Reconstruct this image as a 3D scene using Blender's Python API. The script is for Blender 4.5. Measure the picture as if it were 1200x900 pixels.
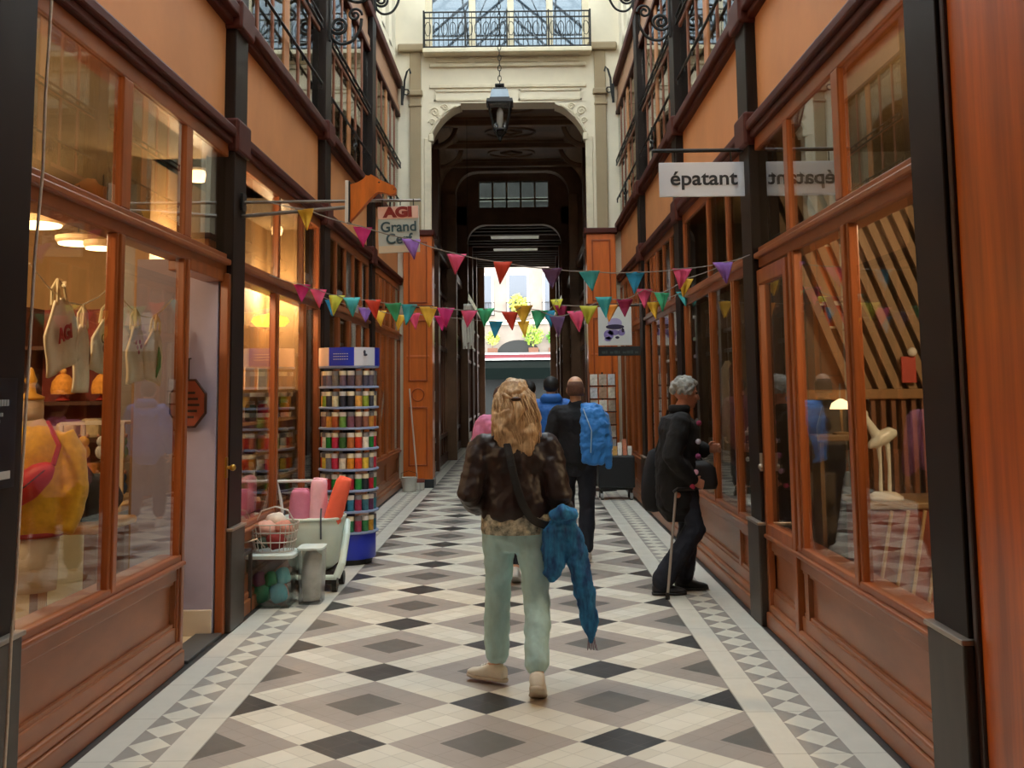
import bpy, bmesh, math, random
from math import sin, cos, pi, radians, sqrt, tan, atan
from mathutils import Vector, Matrix, noise

random.seed(7)
C = bpy.context.scene.collection
scene = bpy.context.scene
for o in list(bpy.data.objects):
    bpy.data.objects.remove(o)

# ------------------------------------------------------------ camera, sky, exposure
FPX = 1280.0
cam_d = bpy.data.cameras.new('camera')
cam = bpy.data.objects.new('camera', cam_d)
C.objects.link(cam)
cam_d.sensor_fit = 'HORIZONTAL'
cam_d.sensor_width = 36
cam_d.lens = 36 * FPX / 1200
cam_d.shift_x = -0.00944
cam_d.shift_y = -0.11271
cam_d.clip_start = 0.05
cam_d.clip_end = 300
_p = atan(8.5e-5 * FPX)
_f = Vector((0, cos(_p), sin(_p)))
_r = Vector((1, 0, 0))
_u = _r.cross(_f)
_c, _s = cos(.012), sin(.012)
_r2 = _r * _c - _u * _s
_u2 = _u * _c + _r * _s
m = Matrix.Identity(4)
for i in range(3):
    m[i][0] = _r2[i]; m[i][1] = _u2[i]; m[i][2] = -_f[i]
m.translation = Vector((0.2, 0, 1.6))
cam.matrix_world = m
scene.camera = cam

scene.view_settings.view_transform = 'Standard'
scene.view_settings.look = 'None'
scene.view_settings.gamma = 1
scene.view_settings.use_curve_mapping = False
scene.view_settings.exposure = 1.12

w = bpy.data.worlds.new('overcast_sky')
scene.world = w
w.use_nodes = True
wn = w.node_tree
bg = wn.nodes['Background']
bg.inputs['Color'].default_value = (0.955, 0.985, 0.985, 1)
bg.inputs['Strength'].default_value = 3.6

WARM = (1.0, 0.70, 0.42)
SHOP_FILL = {'left_one': 32, 'left_two': 48, 'left_three': 6, 'right_one': 62, 'right_two': 8, 'right_three': 5}

# ------------------------------------------------------------ materials
MATS = {}
def hexc(h):
    h = h.lstrip('#')
    v = [int(h[i:i+2], 16) / 255 for i in (0, 2, 4)]
    return tuple((x / 12.92 if x <= .04045 else ((x + .055) / 1.055) ** 2.4) for x in v) + (1,)

def mat(name, col, rough=.5, var=0.0, scale=(4, 4, 4), metal=0, bump=0, bscale=None, spec=.5, coat=0, col2=None, emit=None, estr=0, sheen=0):
    if name in MATS: return MATS[name]
    mt = bpy.data.materials.new(name)
    mt.use_nodes = True
    nt = mt.node_tree
    b = nt.nodes['Principled BSDF']
    c = hexc(col) if isinstance(col, str) else col
    b.inputs['Base Color'].default_value = c
    b.inputs['Roughness'].default_value = rough
    b.inputs['Metallic'].default_value = metal
    b.inputs['Specular IOR Level'].default_value = spec
    b.inputs['Coat Weight'].default_value = coat
    b.inputs['Coat Roughness'].default_value = .15
    if sheen:
        b.inputs['Sheen Weight'].default_value = sheen
    if emit:
        b.inputs['Emission Color'].default_value = hexc(emit)
        b.inputs['Emission Strength'].default_value = estr
    if var or bump or col2:
        tc = nt.nodes.new('ShaderNodeTexCoord')
        mp = nt.nodes.new('ShaderNodeMapping')
        mp.inputs['Scale'].default_value = scale
        nt.links.new(tc.outputs['Object'], mp.inputs['Vector'])
        nz = nt.nodes.new('ShaderNodeTexNoise')
        nz.inputs['Scale'].default_value = 1
        nz.inputs['Detail'].default_value = 5
        nz.inputs['Roughness'].default_value = .6
        nt.links.new(mp.outputs[0], nz.inputs['Vector'])
        if var or col2:
            rp = nt.nodes.new('ShaderNodeValToRGB')
            rp.color_ramp.elements[0].position = .32
            rp.color_ramp.elements[1].position = .68
            c2 = hexc(col2) if col2 else tuple(min(1, x * (1 + var)) for x in c[:3]) + (1,)
            c1 = c if col2 else tuple(x * (1 - var) for x in c[:3]) + (1,)
            rp.color_ramp.elements[0].color = c1
            rp.color_ramp.elements[1].color = c2
            nt.links.new(nz.outputs['Fac'], rp.inputs['Fac'])
            nt.links.new(rp.outputs[0], b.inputs['Base Color'])
        if bump:
            bp = nt.nodes.new('ShaderNodeBump')
            bp.inputs['Strength'].default_value = bump
            bp.inputs['Distance'].default_value = .01
            nt.links.new(nz.outputs['Fac'], bp.inputs['Height'])
            nt.links.new(bp.outputs[0], b.inputs['Normal'])
    MATS[name] = mt
    return mt

def glass_mat(name, tint=(.93, .95, .93), f0=.04, rough=0.0):
    """window glass: clear transmission with a Schlick reflection that is the same from both sides"""
    mt = bpy.data.materials.new(name)
    mt.use_nodes = True
    nt = mt.node_tree
    for n in list(nt.nodes): nt.nodes.remove(n)
    out = nt.nodes.new('ShaderNodeOutputMaterial')
    tr = nt.nodes.new('ShaderNodeBsdfTransparent'); tr.inputs[0].default_value = (*tint, 1)
    gl = nt.nodes.new('ShaderNodeBsdfGlossy'); gl.inputs['Roughness'].default_value = rough
    mx = nt.nodes.new('ShaderNodeMixShader')
    lw = nt.nodes.new('ShaderNodeLayerWeight'); lw.inputs['Blend'].default_value = .5
    pw = nt.nodes.new('ShaderNodeMath'); pw.operation = 'POWER'; pw.inputs[1].default_value = 5
    ml = nt.nodes.new('ShaderNodeMath'); ml.operation = 'MULTIPLY_ADD'; ml.inputs[1].default_value = 1 - f0; ml.inputs[2].default_value = f0
    nt.links.new(lw.outputs['Facing'], pw.inputs[0])
    nt.links.new(pw.outputs[0], ml.inputs[0])
    nt.links.new(ml.outputs[0], mx.inputs[0])
    nt.links.new(tr.outputs[0], mx.inputs[1])
    nt.links.new(gl.outputs[0], mx.inputs[2])
    nt.links.new(mx.outputs[0], out.inputs[0])
    MATS[name] = mt
    return mt

WOOD = mat('shopfront_wood', '#8c4c24', .4, .22, (9, 2.2, 2.2), bump=.08, coat=.25)
WOODV = mat('shopfront_wood_upright', '#944e22', .38, .22, (12, 12, 1.3), bump=.08, coat=.3)
PLINTH = mat('plinth_wood', '#945934', .42, .2, (6, 1.6, 5), bump=.1, coat=.15)
CORN = mat('cornice_wood', '#4a1a0d', .6, .2, (4, 2, 4), spec=.3)
PANEL = mat('fascia_panel', '#c8854f', .62, .1, (1.2, 1.2, 1.2), bump=.05)
ORANGE = mat('pilaster_wood', '#c4601c', .38, .22, (10, 10, .9), bump=.06, coat=.3)
ORANGE2 = mat('near_pilaster_wood', '#b4520e', .42, .4, (5, 9, .6), bump=.06, coat=.3)
METAL = mat('post_metal', '#1e120c', .5, .25, (3, 3, 1), spec=.22)
METALFOOT = mat('post_foot_metal', '#3a2f27', .42, .3, (6, 6, 2), spec=.4)
RING = mat('post_ring_metal', '#a09488', .35, metal=.7)
IRON = mat('wrought_iron', '#23211f', .5, .2, metal=.4)
CREAM = mat('cream_stone', '#e2d6bd', .7, .06, (2, 2, 2), bump=.06)
CREAM2 = mat('cream_moulding', '#d9ccb0', .7, .08, (6, 6, 6))
TAUPE = mat('taupe_pilaster', '#a08c6c', .7, .06, (3, 3, 3))
TUN = mat('tunnel_brown', '#6e5038', .55, .25, (2, 2, 2))
TUNC = mat('tunnel_ceiling_brown', '#84664a', .6, .2, (1, 1, 1))
TUNW = mat('tunnel_dark_wood', '#54301c', .4, .25, (8, 8, 1), coat=.2)
GLASS = glass_mat('window_glass', tint=(.93, .94, .91), f0=.045)
GLASSU = glass_mat('old_upper_glass', tint=(.74, .75, .70), f0=.19)
GLASSD = glass_mat('dusty_roof_glass', tint=(.80, .84, .86), f0=.05, rough=.1)
GLASSF = glass_mat('grimy_skylight_glass', tint=(.2, .23, .24), f0=.06, rough=.2)
GLASSE = glass_mat('tinted_upper_glass', tint=(.25, .285, .31), f0=.06, rough=.05)
BLACKST = mat('black_stone', '#23272a', .3, .2, (8, 8, 8))
GREEN = mat('leaf_green', '#4d7a2c', .6, .35, (8, 8, 8))
WHITE = mat('white_paint', '#e6e4de', .5)
BLACK = mat('black_paint', '#141414', .45)

# ------------------------------------------------------------ mesh helpers
class MB:
    def __init__(self): self.bm = bmesh.new()
    def box(self, x0, x1, y0, y1, z0, z1, bev=0, rot=None, piv=None):
        r = bmesh.ops.create_cube(self.bm, size=1)
        sx, sy, sz = abs(x1 - x0), abs(y1 - y0), abs(z1 - z0)
        c = Vector(((x0 + x1) / 2, (y0 + y1) / 2, (z0 + z1) / 2))
        vs = r['verts']
        for v in vs: v.co = Vector((v.co.x * sx, v.co.y * sy, v.co.z * sz))
        if bev:
            es = list({e for v in vs for e in v.link_edges})
            rr = bmesh.ops.bevel(self.bm, geom=es, offset=min(bev, sx * .45, sy * .45, sz * .45), segments=2, affect='EDGES', profile=.5)
            vs = list({v for f in rr['faces'] for v in f.verts} | {v for v in vs if v.is_valid})
        for v in vs:
            if rot is not None: v.co = rot @ v.co
            v.co += c
        return self
    def cyl(self, p0, p1, r0, r1=None, seg=16):
        r1 = r0 if r1 is None else r1
        return self.tube([p0, p1], [r0, r1], seg)
    def tube(self, pts, r, seg=8, cap=True, closed=False):
        pts = [Vector(p) for p in pts]
        n = len(pts)
        rs = r if isinstance(r, (list, tuple)) else [r] * n
        up = None; rings = []
        for i, p in enumerate(pts):
            if closed: t = pts[(i + 1) % n] - pts[i - 1]
            else: t = (pts[min(i + 1, n - 1)] - pts[max(i - 1, 0)])
            if t.length < 1e-9: t = Vector((0, 0, 1))
            t.normalize()
            if up is None:
                up = t.orthogonal().normalized()
            else:
                up = (up - t * up.dot(t))
                up = up.normalized() if up.length > 1e-6 else t.orthogonal().normalized()
            b = t.cross(up)
            rings.append([self.bm.verts.new(p + (up * cos(a) + b * sin(a)) * rs[i]) for a in [2 * pi * k / seg for k in range(seg)]])
        for i in range(n if closed else n - 1):
            A, B = rings[i], rings[(i + 1) % n]
            for k in range(seg):
                self.bm.faces.new((A[k], A[(k + 1) % seg], B[(k + 1) % seg], B[k]))
        if cap and not closed:
            self.bm.faces.new(rings[0][::-1]); self.bm.faces.new(rings[-1])
        return self
    def loft(self, rings, seg=20, sup=2.0, cap=True):
        """rings: (centre, u, v) half-axis vectors"""
        R = []
        for c, u, v in rings:
            c, u, v = Vector(c), Vector(u), Vector(v)
            row = []
            for k in range(seg):
                a = 2 * pi * k / seg
                ca, sa = cos(a), sin(a)
                x = math.copysign(abs(ca) ** (2 / sup), ca); y = math.copysign(abs(sa) ** (2 / sup), sa)
                row.append(self.bm.verts.new(c + u * x + v * y))
            R.append(row)
        for A, B in zip(R, R[1:]):
            for k in range(seg):
                self.bm.faces.new((A[k], A[(k + 1) % seg], B[(k + 1) % seg], B[k]))
        if cap:
            self.bm.faces.new(R[0][::-1]); self.bm.faces.new(R[-1])
        return self
    def vloft(self, rows, seg=20, sup=2.0):
        """rows: (x, y, z, rx, ry)"""
        return self.loft([((x, y, z), (rx, 0, 0), (0, ry, 0)) for x, y, z, rx, ry in rows], seg, sup)
    def lathe(self, prof, c=(0, 0, 0), seg=24):
        c = Vector(c)
        return self.loft([(c + Vector((0, 0, z)), (max(r, .0005), 0, 0), (0, max(r, .0005), 0)) for r, z in prof], seg)
    def ell(self, c, r, seg=16, rings=10, rot=None):
        rr = bmesh.ops.create_uvsphere(self.bm, u_segments=seg, v_segments=rings, radius=1)
        M = rot if rot is not None else Matrix.Identity(3)
        r = r if isinstance(r, (list, tuple)) else (r, r, r)
        for v in rr['verts']:
            v.co = M @ Vector((v.co.x * r[0], v.co.y * r[1], v.co.z * r[2])) + Vector(c)
        return self
    def prism(self, pts, d):
        """pts: planar loop of 3D points, d: extrusion vector"""
        d = Vector(d)
        A = [self.bm.verts.new(Vector(p)) for p in pts]
        B = [self.bm.verts.new(Vector(p) + d) for p in pts]
        n = len(pts)
        self.bm.faces.new(A[::-1]); self.bm.faces.new(B)
        for k in range(n):
            self.bm.faces.new((A[k], A[(k + 1) % n], B[(k + 1) % n], B[k]))
        return self
    def quad(self, a, b, c, d):
        self.bm.faces.new([self.bm.verts.new(Vector(p)) for p in (a, b, c, d)])
        return self
    def grid(self, f, nu, nv, thick=0):
        """f(u, v) -> point"""
        V = [[self.bm.verts.new(Vector(f(i / nu, j / nv))) for j in range(nv + 1)] for i in range(nu + 1)]
        for i in range(nu):
            for j in range(nv):
                self.bm.faces.new((V[i][j], V[i + 1][j], V[i + 1][j + 1], V[i][j + 1]))
        return self
    def build(self, name, m, parent=None, smooth=False, loc=None):
        bmesh.ops.recalc_face_normals(self.bm, faces=self.bm.faces)
        me = bpy.data.meshes.new(name)
        self.bm.to_mesh(me); self.bm.free()
        me.materials.append(m)
        if smooth:
            for p in me.polygons: p.use_smooth = True
        o = bpy.data.objects.new(name, me)
        C.objects.link(o)
        if parent is not None: o.parent = parent
        if loc is not None: o.location = loc
        return o

def box(name, m, parent, x0, x1, y0, y1, z0, z1, bev=0):
    return MB().box(x0, x1, y0, y1, z0, z1, bev).build(name, m, parent)
def thing(name, label, cat, loc=(0, 0, 0), rz=0, group=None, ry=0, rx=0):
    o = bpy.data.objects.new(name, None); C.objects.link(o)
    o.empty_display_size = .1
    o.location = loc; o.rotation_euler = (rx, ry, rz)
    o['label'] = label; o['category'] = cat
    if group: o['group'] = group
    return o
def tag(o, label, cat, group=None, kind=None):
    o['label'] = label; o['category'] = cat
    if group: o['group'] = group
    if kind: o['kind'] = kind
    return o
def st(o, label=None):
    o['kind'] = 'structure'
    if label: o['label'] = label
    return o
def sempty(name, label=None):
    o = bpy.data.objects.new(name, None); C.objects.link(o)
    o.empty_display_size = .1
    return st(o, label)
def dup(root, loc, rz=None, label=None, group=None):
    r = root.copy(); C.objects.link(r); r.location = loc
    if rz is not None: r.rotation_euler = (r.rotation_euler[0], r.rotation_euler[1], rz)
    if label: r['label'] = label
    if group: r['group'] = group
    for ch in list(root.children):
        c = ch.copy(); C.objects.link(c); c.parent = r
        for g in list(ch.children):
            d = g.copy(); C.objects.link(d); d.parent = c
    return r
def mods(o, voxel=None, smooth=0, disp=0, dscale=.1, sub=0, solid=0, bevel=0):
    if solid:
        s = o.modifiers.new('solid', 'SOLIDIFY'); s.thickness = solid; s.offset = 0
    if voxel:
        r = o.modifiers.new('remesh', 'REMESH'); r.mode = 'VOXEL'; r.voxel_size = voxel; r.use_smooth_shade = True
    if smooth:
        s = o.modifiers.new('smooth', 'SMOOTH'); s.iterations = smooth; s.factor = .5
    if sub:
        s = o.modifiers.new('sub', 'SUBSURF'); s.levels = sub; s.render_levels = sub
    if disp:
        t = bpy.data.textures.new('folds', 'CLOUDS'); t.noise_scale = dscale; t.noise_depth = 2
        d = o.modifiers.new('folds', 'DISPLACE'); d.texture = t; d.strength = disp; d.mid_level = .5
        d.texture_coords = 'GLOBAL' if False else 'LOCAL'
    return o
def text(s, name, m, parent, loc, size, rot=(pi / 2, 0, 0), ext=.002, align='CENTER', sx=1, bold=0):
    cu = bpy.data.curves.new(name, 'FONT')
    cu.body = s; cu.size = size; cu.extrude = ext; cu.align_x = align; cu.align_y = 'CENTER'; cu.offset = bold
    tmp = bpy.data.objects.new('tmp', cu); C.objects.link(tmp)
    bpy.context.view_layer.update()
    dg = bpy.context.evaluated_depsgraph_get()
    me = bpy.data.meshes.new_from_object(tmp.evaluated_get(dg))
    bpy.data.objects.remove(tmp)
    me.materials.clear(); me.materials.append(m)
    o = bpy.data.objects.new(name, me); C.objects.link(o)
    o.parent = parent; o.location = loc; o.rotation_euler = rot; o.scale = (sx, 1, 1)
    return o
def lamp(name, loc, power, col=WARM, r=.08):
    l = bpy.data.lights.new(name, 'POINT'); l.energy = power; l.color = col; l.shadow_soft_size = r
    o = bpy.data.objects.new(name, l); C.objects.link(o); o.location = loc
    return o

# ------------------------------------------------------------ patterned floor
def floor_mat():
    mt = bpy.data.materials.new('mosaic_floor'); mt.use_nodes = True
    nt = mt.node_tree; L = nt.links
    b = nt.nodes['Principled BSDF']
    tc = nt.nodes.new('ShaderNodeTexCoord'); sp = nt.nodes.new('ShaderNodeSeparateXYZ')
    L.new(tc.outputs['Object'], sp.inputs[0])
    def M(op, a, b_=None, c_=None):
        n = nt.nodes.new('ShaderNodeMath'); n.operation = op
        for i, v in enumerate((a, b_, c_)):
            if v is None: continue
            if isinstance(v, (int, float)): n.inputs[i].default_value = v
            else: L.new(v, n.inputs[i])
        return n.outputs[0]
    def mix(f, c1, c2):
        n = nt.nodes.new('ShaderNodeMix'); n.data_type = 'RGBA'
        L.new(f, n.inputs[0])
        for i, v in ((6, c1), (7, c2)):
            if isinstance(v, tuple): n.inputs[i].default_value = v
            else: L.new(v, n.inputs[i])
        return n.outputs[2]
    X, Y = sp.outputs[0], sp.outputs[1]
    P = 1.27
    yy = M('SUBTRACT', Y, 5.79)
    a = M('DIVIDE', M('ADD', X, yy), P); bb = M('DIVIDE', M('SUBTRACT', X, yy), P)
    def dist(v): return M('ABSOLUTE', M('SUBTRACT', v, M('ROUND', v)))      # distance to nearest integer
    da, db = dist(a), dist(bb)
    T = .157
    ina = M('LESS_THAN', da, T); inb = M('LESS_THAN', db, T)
    black = M('MULTIPLY', ina, inb)
    cream = M('MAXIMUM', ina, inb)
    ca = M('GREATER_THAN', da, .5 - .155); cb = M('GREATER_THAN', db, .5 - .155)
    core = M('MULTIPLY', ca, cb)
    # slow stains and per-stone tone
    n1 = nt.nodes.new('ShaderNodeTexNoise'); n1.inputs['Scale'].default_value = 1.3; n1.inputs['Detail'].default_value = 6
    L.new(tc.outputs['Object'], n1.inputs['Vector'])
    tile = nt.nodes.new('ShaderNodeTexWhiteNoise'); tile.noise_dimensions = '2D'
    cv = nt.nodes.new('ShaderNodeCombineXYZ')
    L.new(M('FLOOR', M('MULTIPLY', a, 6.37)), cv.inputs[0]); L.new(M('FLOOR', M('MULTIPLY', bb, 6.37)), cv.inputs[1])
    L.new(cv.outputs[0], tile.inputs['Vector'])
    WH = hexc('#dcd8c8'); GY = hexc('#a39e97'); DK = hexc('#62625f'); BK = hexc('#232628')
    warm = mix(n1.outputs['Fac'], hexc('#8f8a85'), hexc('#b3a79b'))
    corec = mix(n1.outputs['Fac'], hexc('#4d5555'), hexc('#6d6259'))
    body = mix(core, warm, corec)
    whc = mix(tile.outputs['Value'], hexc('#d2cdbc'), hexc('#e2decf'))
    body = mix(cream, body, whc)
    body = mix(black, body, BK)
    # fine joints of the small paving blocks
    ja = dist(M('MULTIPLY', a, 6.37)); jb = dist(M('MULTIPLY', bb, 6.37))
    joint = M('MAXIMUM', M('LESS_THAN', ja, .025), M('LESS_THAN', jb, .025))
    jf = M('MULTIPLY', joint, .22)
    body = mix(jf, body, hexc('#6c6860'))
    # borders
    ax = M('ABSOLUTE', X)
    u = M('DIVIDE', M('ABSOLUTE', M('SUBTRACT', ax, 1.518)), .098)
    vv = M('MULTIPLY', dist(M('DIVIDE', Y, .235)), 2)
    dia = M('LESS_THAN', M('ADD', u, vv), 1)
    bord = mix(dia, hexc('#9c9890'), hexc('#dad6c6'))
    strip = mix(n1.outputs['Fac'], hexc('#d8d4c4'), hexc('#cbc9c0'))
    inb2 = M('MULTIPLY', M('GREATER_THAN', ax, 1.42), M('LESS_THAN', ax, 1.616))
    side = mix(inb2, strip, bord)
    sj = M('MULTIPLY', M('LESS_THAN', dist(M('DIVIDE', Y, .62)), .006), .35)
    side = mix(sj, side, hexc('#6c6860'))
    col = mix(M('GREATER_THAN', ax, 1.27), body, side)
    ln = M('LESS_THAN', M('ABSOLUTE', M('SUBTRACT', ax, 1.272)), .004)
    col = mix(M('MULTIPLY', ln, .5), col, hexc('#55524c'))
    col = mix(M('GREATER_THAN', ax, 1.765), col, hexc('#25292a'))
    # grime
    n2 = nt.nodes.new('ShaderNodeTexNoise'); n2.inputs['Scale'].default_value = 5; n2.inputs['Detail'].default_value = 8
    L.new(tc.outputs['Object'], n2.inputs['Vector'])
    gr = M('MULTIPLY', M('GREATER_THAN', n2.outputs['Fac'], .4), 0.0)
    col = mix(M('MULTIPLY', n2.outputs['Fac'], .16), col, hexc('#7a7268'))
    L.new(col, b.inputs['Base Color'])
    rr = M('MULTIPLY_ADD', n2.outputs['Fac'], .3, .27)
    L.new(rr, b.inputs['Roughness'])
    return mt
FLOOR = floor_mat()
fl = MB().box(-1.9, 1.9, -4, 43.2, -.2, 0).build('floor', FLOOR)
st(fl, 'black, grey and cream diamond paving of the arcade')

# ------------------------------------------------------------ shopfronts
XF = 1.832      # face of the frames
XG = 1.85     # glass
def shop_bay(n, s, y0, y1, mull, doorway=None, umull=None, zs=.62, split=None, label=None, zt=(2.40, 2.52), zu=3.22, wide=.12, seed=0):
    """one glazed bay between two iron posts; s = -1 left, +1 right. mull: (y, width) of the lower uprights"""
    root = sempty('window_%d' % n, label)
    def B(name, m, xa, xb, ya, yb, za, zb, bev=.006):
        return box(name, m, root, s * xa, s * xb, ya, yb, za, zb, bev)
    segs = []
    if doorway: segs = [(y0, doorway[0]), (doorway[1], y1)]
    else: segs = [(y0, y1)]
    for a, b in segs:
        if b - a < .2: continue
        # plinth: skirting, moulding, framed panels
        mb = MB()
        mb.box(s * 1.80, s * 1.97, a, b, 0.0, .10, .008)
        mb.box(s * 1.815, s * 1.97, a, b, .10, .15, .012)
        mb.box(s * 1.84, s * 1.97, a, b, .15, .235, .006)
        mb.box(s * 1.84, s * 1.97, a, b, .50, .58, .006)
        cuts = [a] + ([split] if split and a < split < b else []) + [b]
        mb.box(s * 1.842, s * 1.97, a, a + .07, .235, .50)
        mb.box(s * 1.842, s * 1.97, b - .07, b, .235, .50)
        if len(cuts) == 3: mb.box(s * 1.842, s * 1.97, split - .04, split + .04, .235, .50)
        mb.box(s * 1.872, s * 1.97, a, b, .235, .50)
        mb.box(s * 1.852, s * 1.97, a + .07, b - .07, .235, .255)
        mb.box(s * 1.852, s * 1.97, a + .07, b - .07, .48, .50)
        mb.build('plinth', PLINTH, root)
        mb = MB()
        mb.box(s * 1.80, s * 1.97, a, b, .58, zs - .012, .01)
        mb.box(s * 1.825, s * 1.97, a, b, zs - .015, zs + .025, .008)
        mb.build('sill', WOOD, root)
    # transom and head
    mb = MB()
    mb.box(s * 1.80, s * 1.97, y0, y1, zt[0] + .06, zt[1] - .02, .01)
    mb.box(s * XF, s * 1.97, y0, y1, zt[0], zt[1] + .02, .006)
    mb.build('transom', WOOD, root)
    B('head_rail', WOOD, XF, 1.97, y0, y1, zu, zu + .09)
    ys = [y0 + .03] + [m_[0] for m_ in mull] + [y1 - .03]
    ws = [.06] + [m_[1] for m_ in mull] + [.06]
    for y, wd in zip(ys, ws):
        zb = zs
        if doorway and doorway[0] - .09 < y < doorway[1] + .09: zb = 0.0
        mb = MB()
        mb.box(s * XF, s * 1.885, y - wd / 2, y + wd / 2, zb, zt[0], .006)
        mb.box(s * (XF - .012), s * 1.86, y - wd / 4, y + wd / 4, zb, zt[0], .008)
        mb.build('mullion', WOODV, root)
    for (ya, wa), (yb, wb) in zip(list(zip(ys, ws)), list(zip(ys, ws))[1:]):
        a, b = ya + wa / 2, yb + wb / 2 - wb
        if doorway and a > doorway[0] - .1 and b < doorway[1] + .1: continue
        tz = seed * .0013
        mb = MB().box(s * XG, s * (XG + .008), a - .004, b + .004, zs, zt[0])
        mb.build('glass_pane', GLASS, root)
    us = umull if umull else mull
    ysu = [y0 + .03] + [m_[0] for m_ in us] + [y1 - .03]
    wsu = [.06] + [m_[1] for m_ in us] + [.06]
    for y, wd in zip(ysu, wsu):
        box('upper_mullion', WOODV, root, s * XF, s * 1.885, y - wd / 2, y + wd / 2, zt[1] + .02, zu, .006)
    for (ya, wa), (yb, wb) in zip(list(zip(ysu, wsu)), list(zip(ysu, wsu))[1:]):
        MB().box(s * XG, s * (XG + .008), ya + wa / 2 - .004, yb - wb / 2 + .004, zt[1] + .02, zu).build('upper_pane', GLASSU, root)
    return root

POSTS = [4.215, 7.645, 11.125, 14.62]
BAYS = [(4.38, 7.47), (7.82, 10.95), (11.3, 14.45), (14.8, 18.1)]
n = 0
for s, side in ((-1, 'left'), (1, 'right')):
    for i, (a, b) in enumerate(BAYS):
        n += 1
        if s < 0 and i == 0:
            shop_bay(n, s, a, b + .18, [(5.50, .12), (6.60, .11)], doorway=(6.60, b + .18), umull=[(5.55, .13), (6.60, .13)], label='left shopfront nearest the camera with an open doorway')
        elif s < 0 and i == 1:
            shop_bay(n, s, a, b, [(9.05, .12), (10.2, .08)], umull=[(9.1, .08), (10.1, .08)], label='left shopfront behind the sweet rack')
        elif s > 0 and i == 0:
            shop_bay(n, s, a, b + .15, [(5.475, .13), (6.59, .13)], split=6.55, umull=[(5.54, .12), (6.62, .10)], label='right shopfront nearest the camera')
        elif s > 0 and i == 1:
            shop_bay(n, s, a, b, [(8.45, .09), (9.45, .09)], split=8.55, umull=[(8.6, .08), (9.5, .08)], label='right shopfront the woman looks into')
        else:
            d = (b - a) / 4
            shop_bay(n, s, a, b, [(a + d, .08), (a + 2 * d, .12), (a + 3 * d, .08)], split=a + 2 * d, umull=[(a + d * .8, .07), (a + 1.6 * d, .07), (a + 2.4 * d, .07), (a + 3.2 * d, .07)])

# door leaf detail of the right shopfront: inner frame and lock
dd = sempty('door_1', 'narrow glazed wooden door leaf of the near right shopfront')
mb = MB()
mb.box(1.815, 1.86, 6.66, 6.74, .02, 2.38, .006); mb.box(1.815, 1.86, 7.42, 7.50, .02, 2.38, .006)
mb.box(1.815, 1.86, 6.74, 7.42, 2.28, 2.38, .006); mb.box(1.815, 1.86, 6.74, 7.42, .60, .68, .006)
mb.build('door_frame', WOODV, dd)
mb = MB().cyl((1.80, 7.46, 1.02), (1.80, 7.46, 1.14), .012); mb.ell((1.795, 7.46, 1.05), (.02, .02, .02))
mb.build('door_lock', RING, dd)

# iron posts
k = 0
for s, side in ((-1, 'left'), (1, 'right')):
    for i, y in enumerate(POSTS):
        k += 1
        r = sempty('trim_%d' % k, 'dark iron post on the %s side' % side)
        h = .168
        MB().box(s * 1.79, s * 1.99, y - h, y + h, .68, 9.0, .008).build('shaft', METAL, r)
        MB().box(s * 1.765, s * 1.99, y - h - .012, y + h + .012, 0, .665, .01).build('foot', METALFOOT, r)
        MB().box(s * 1.755, s * 1.99, y - h - .02, y + h + .02, .662, .682, .004).build('ring', RING, r)
        mb = MB()
        mb.box(s * 1.76, s * 1.9, y - h - .015, y + h + .015, 3.26, 3.5, .02)
        mb.box(s * 1.745, s * 1.9, y - h - .02, y + h + .02, 4.14, 4.35, .02)
        mb.build('collar', CORN, r)

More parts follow.
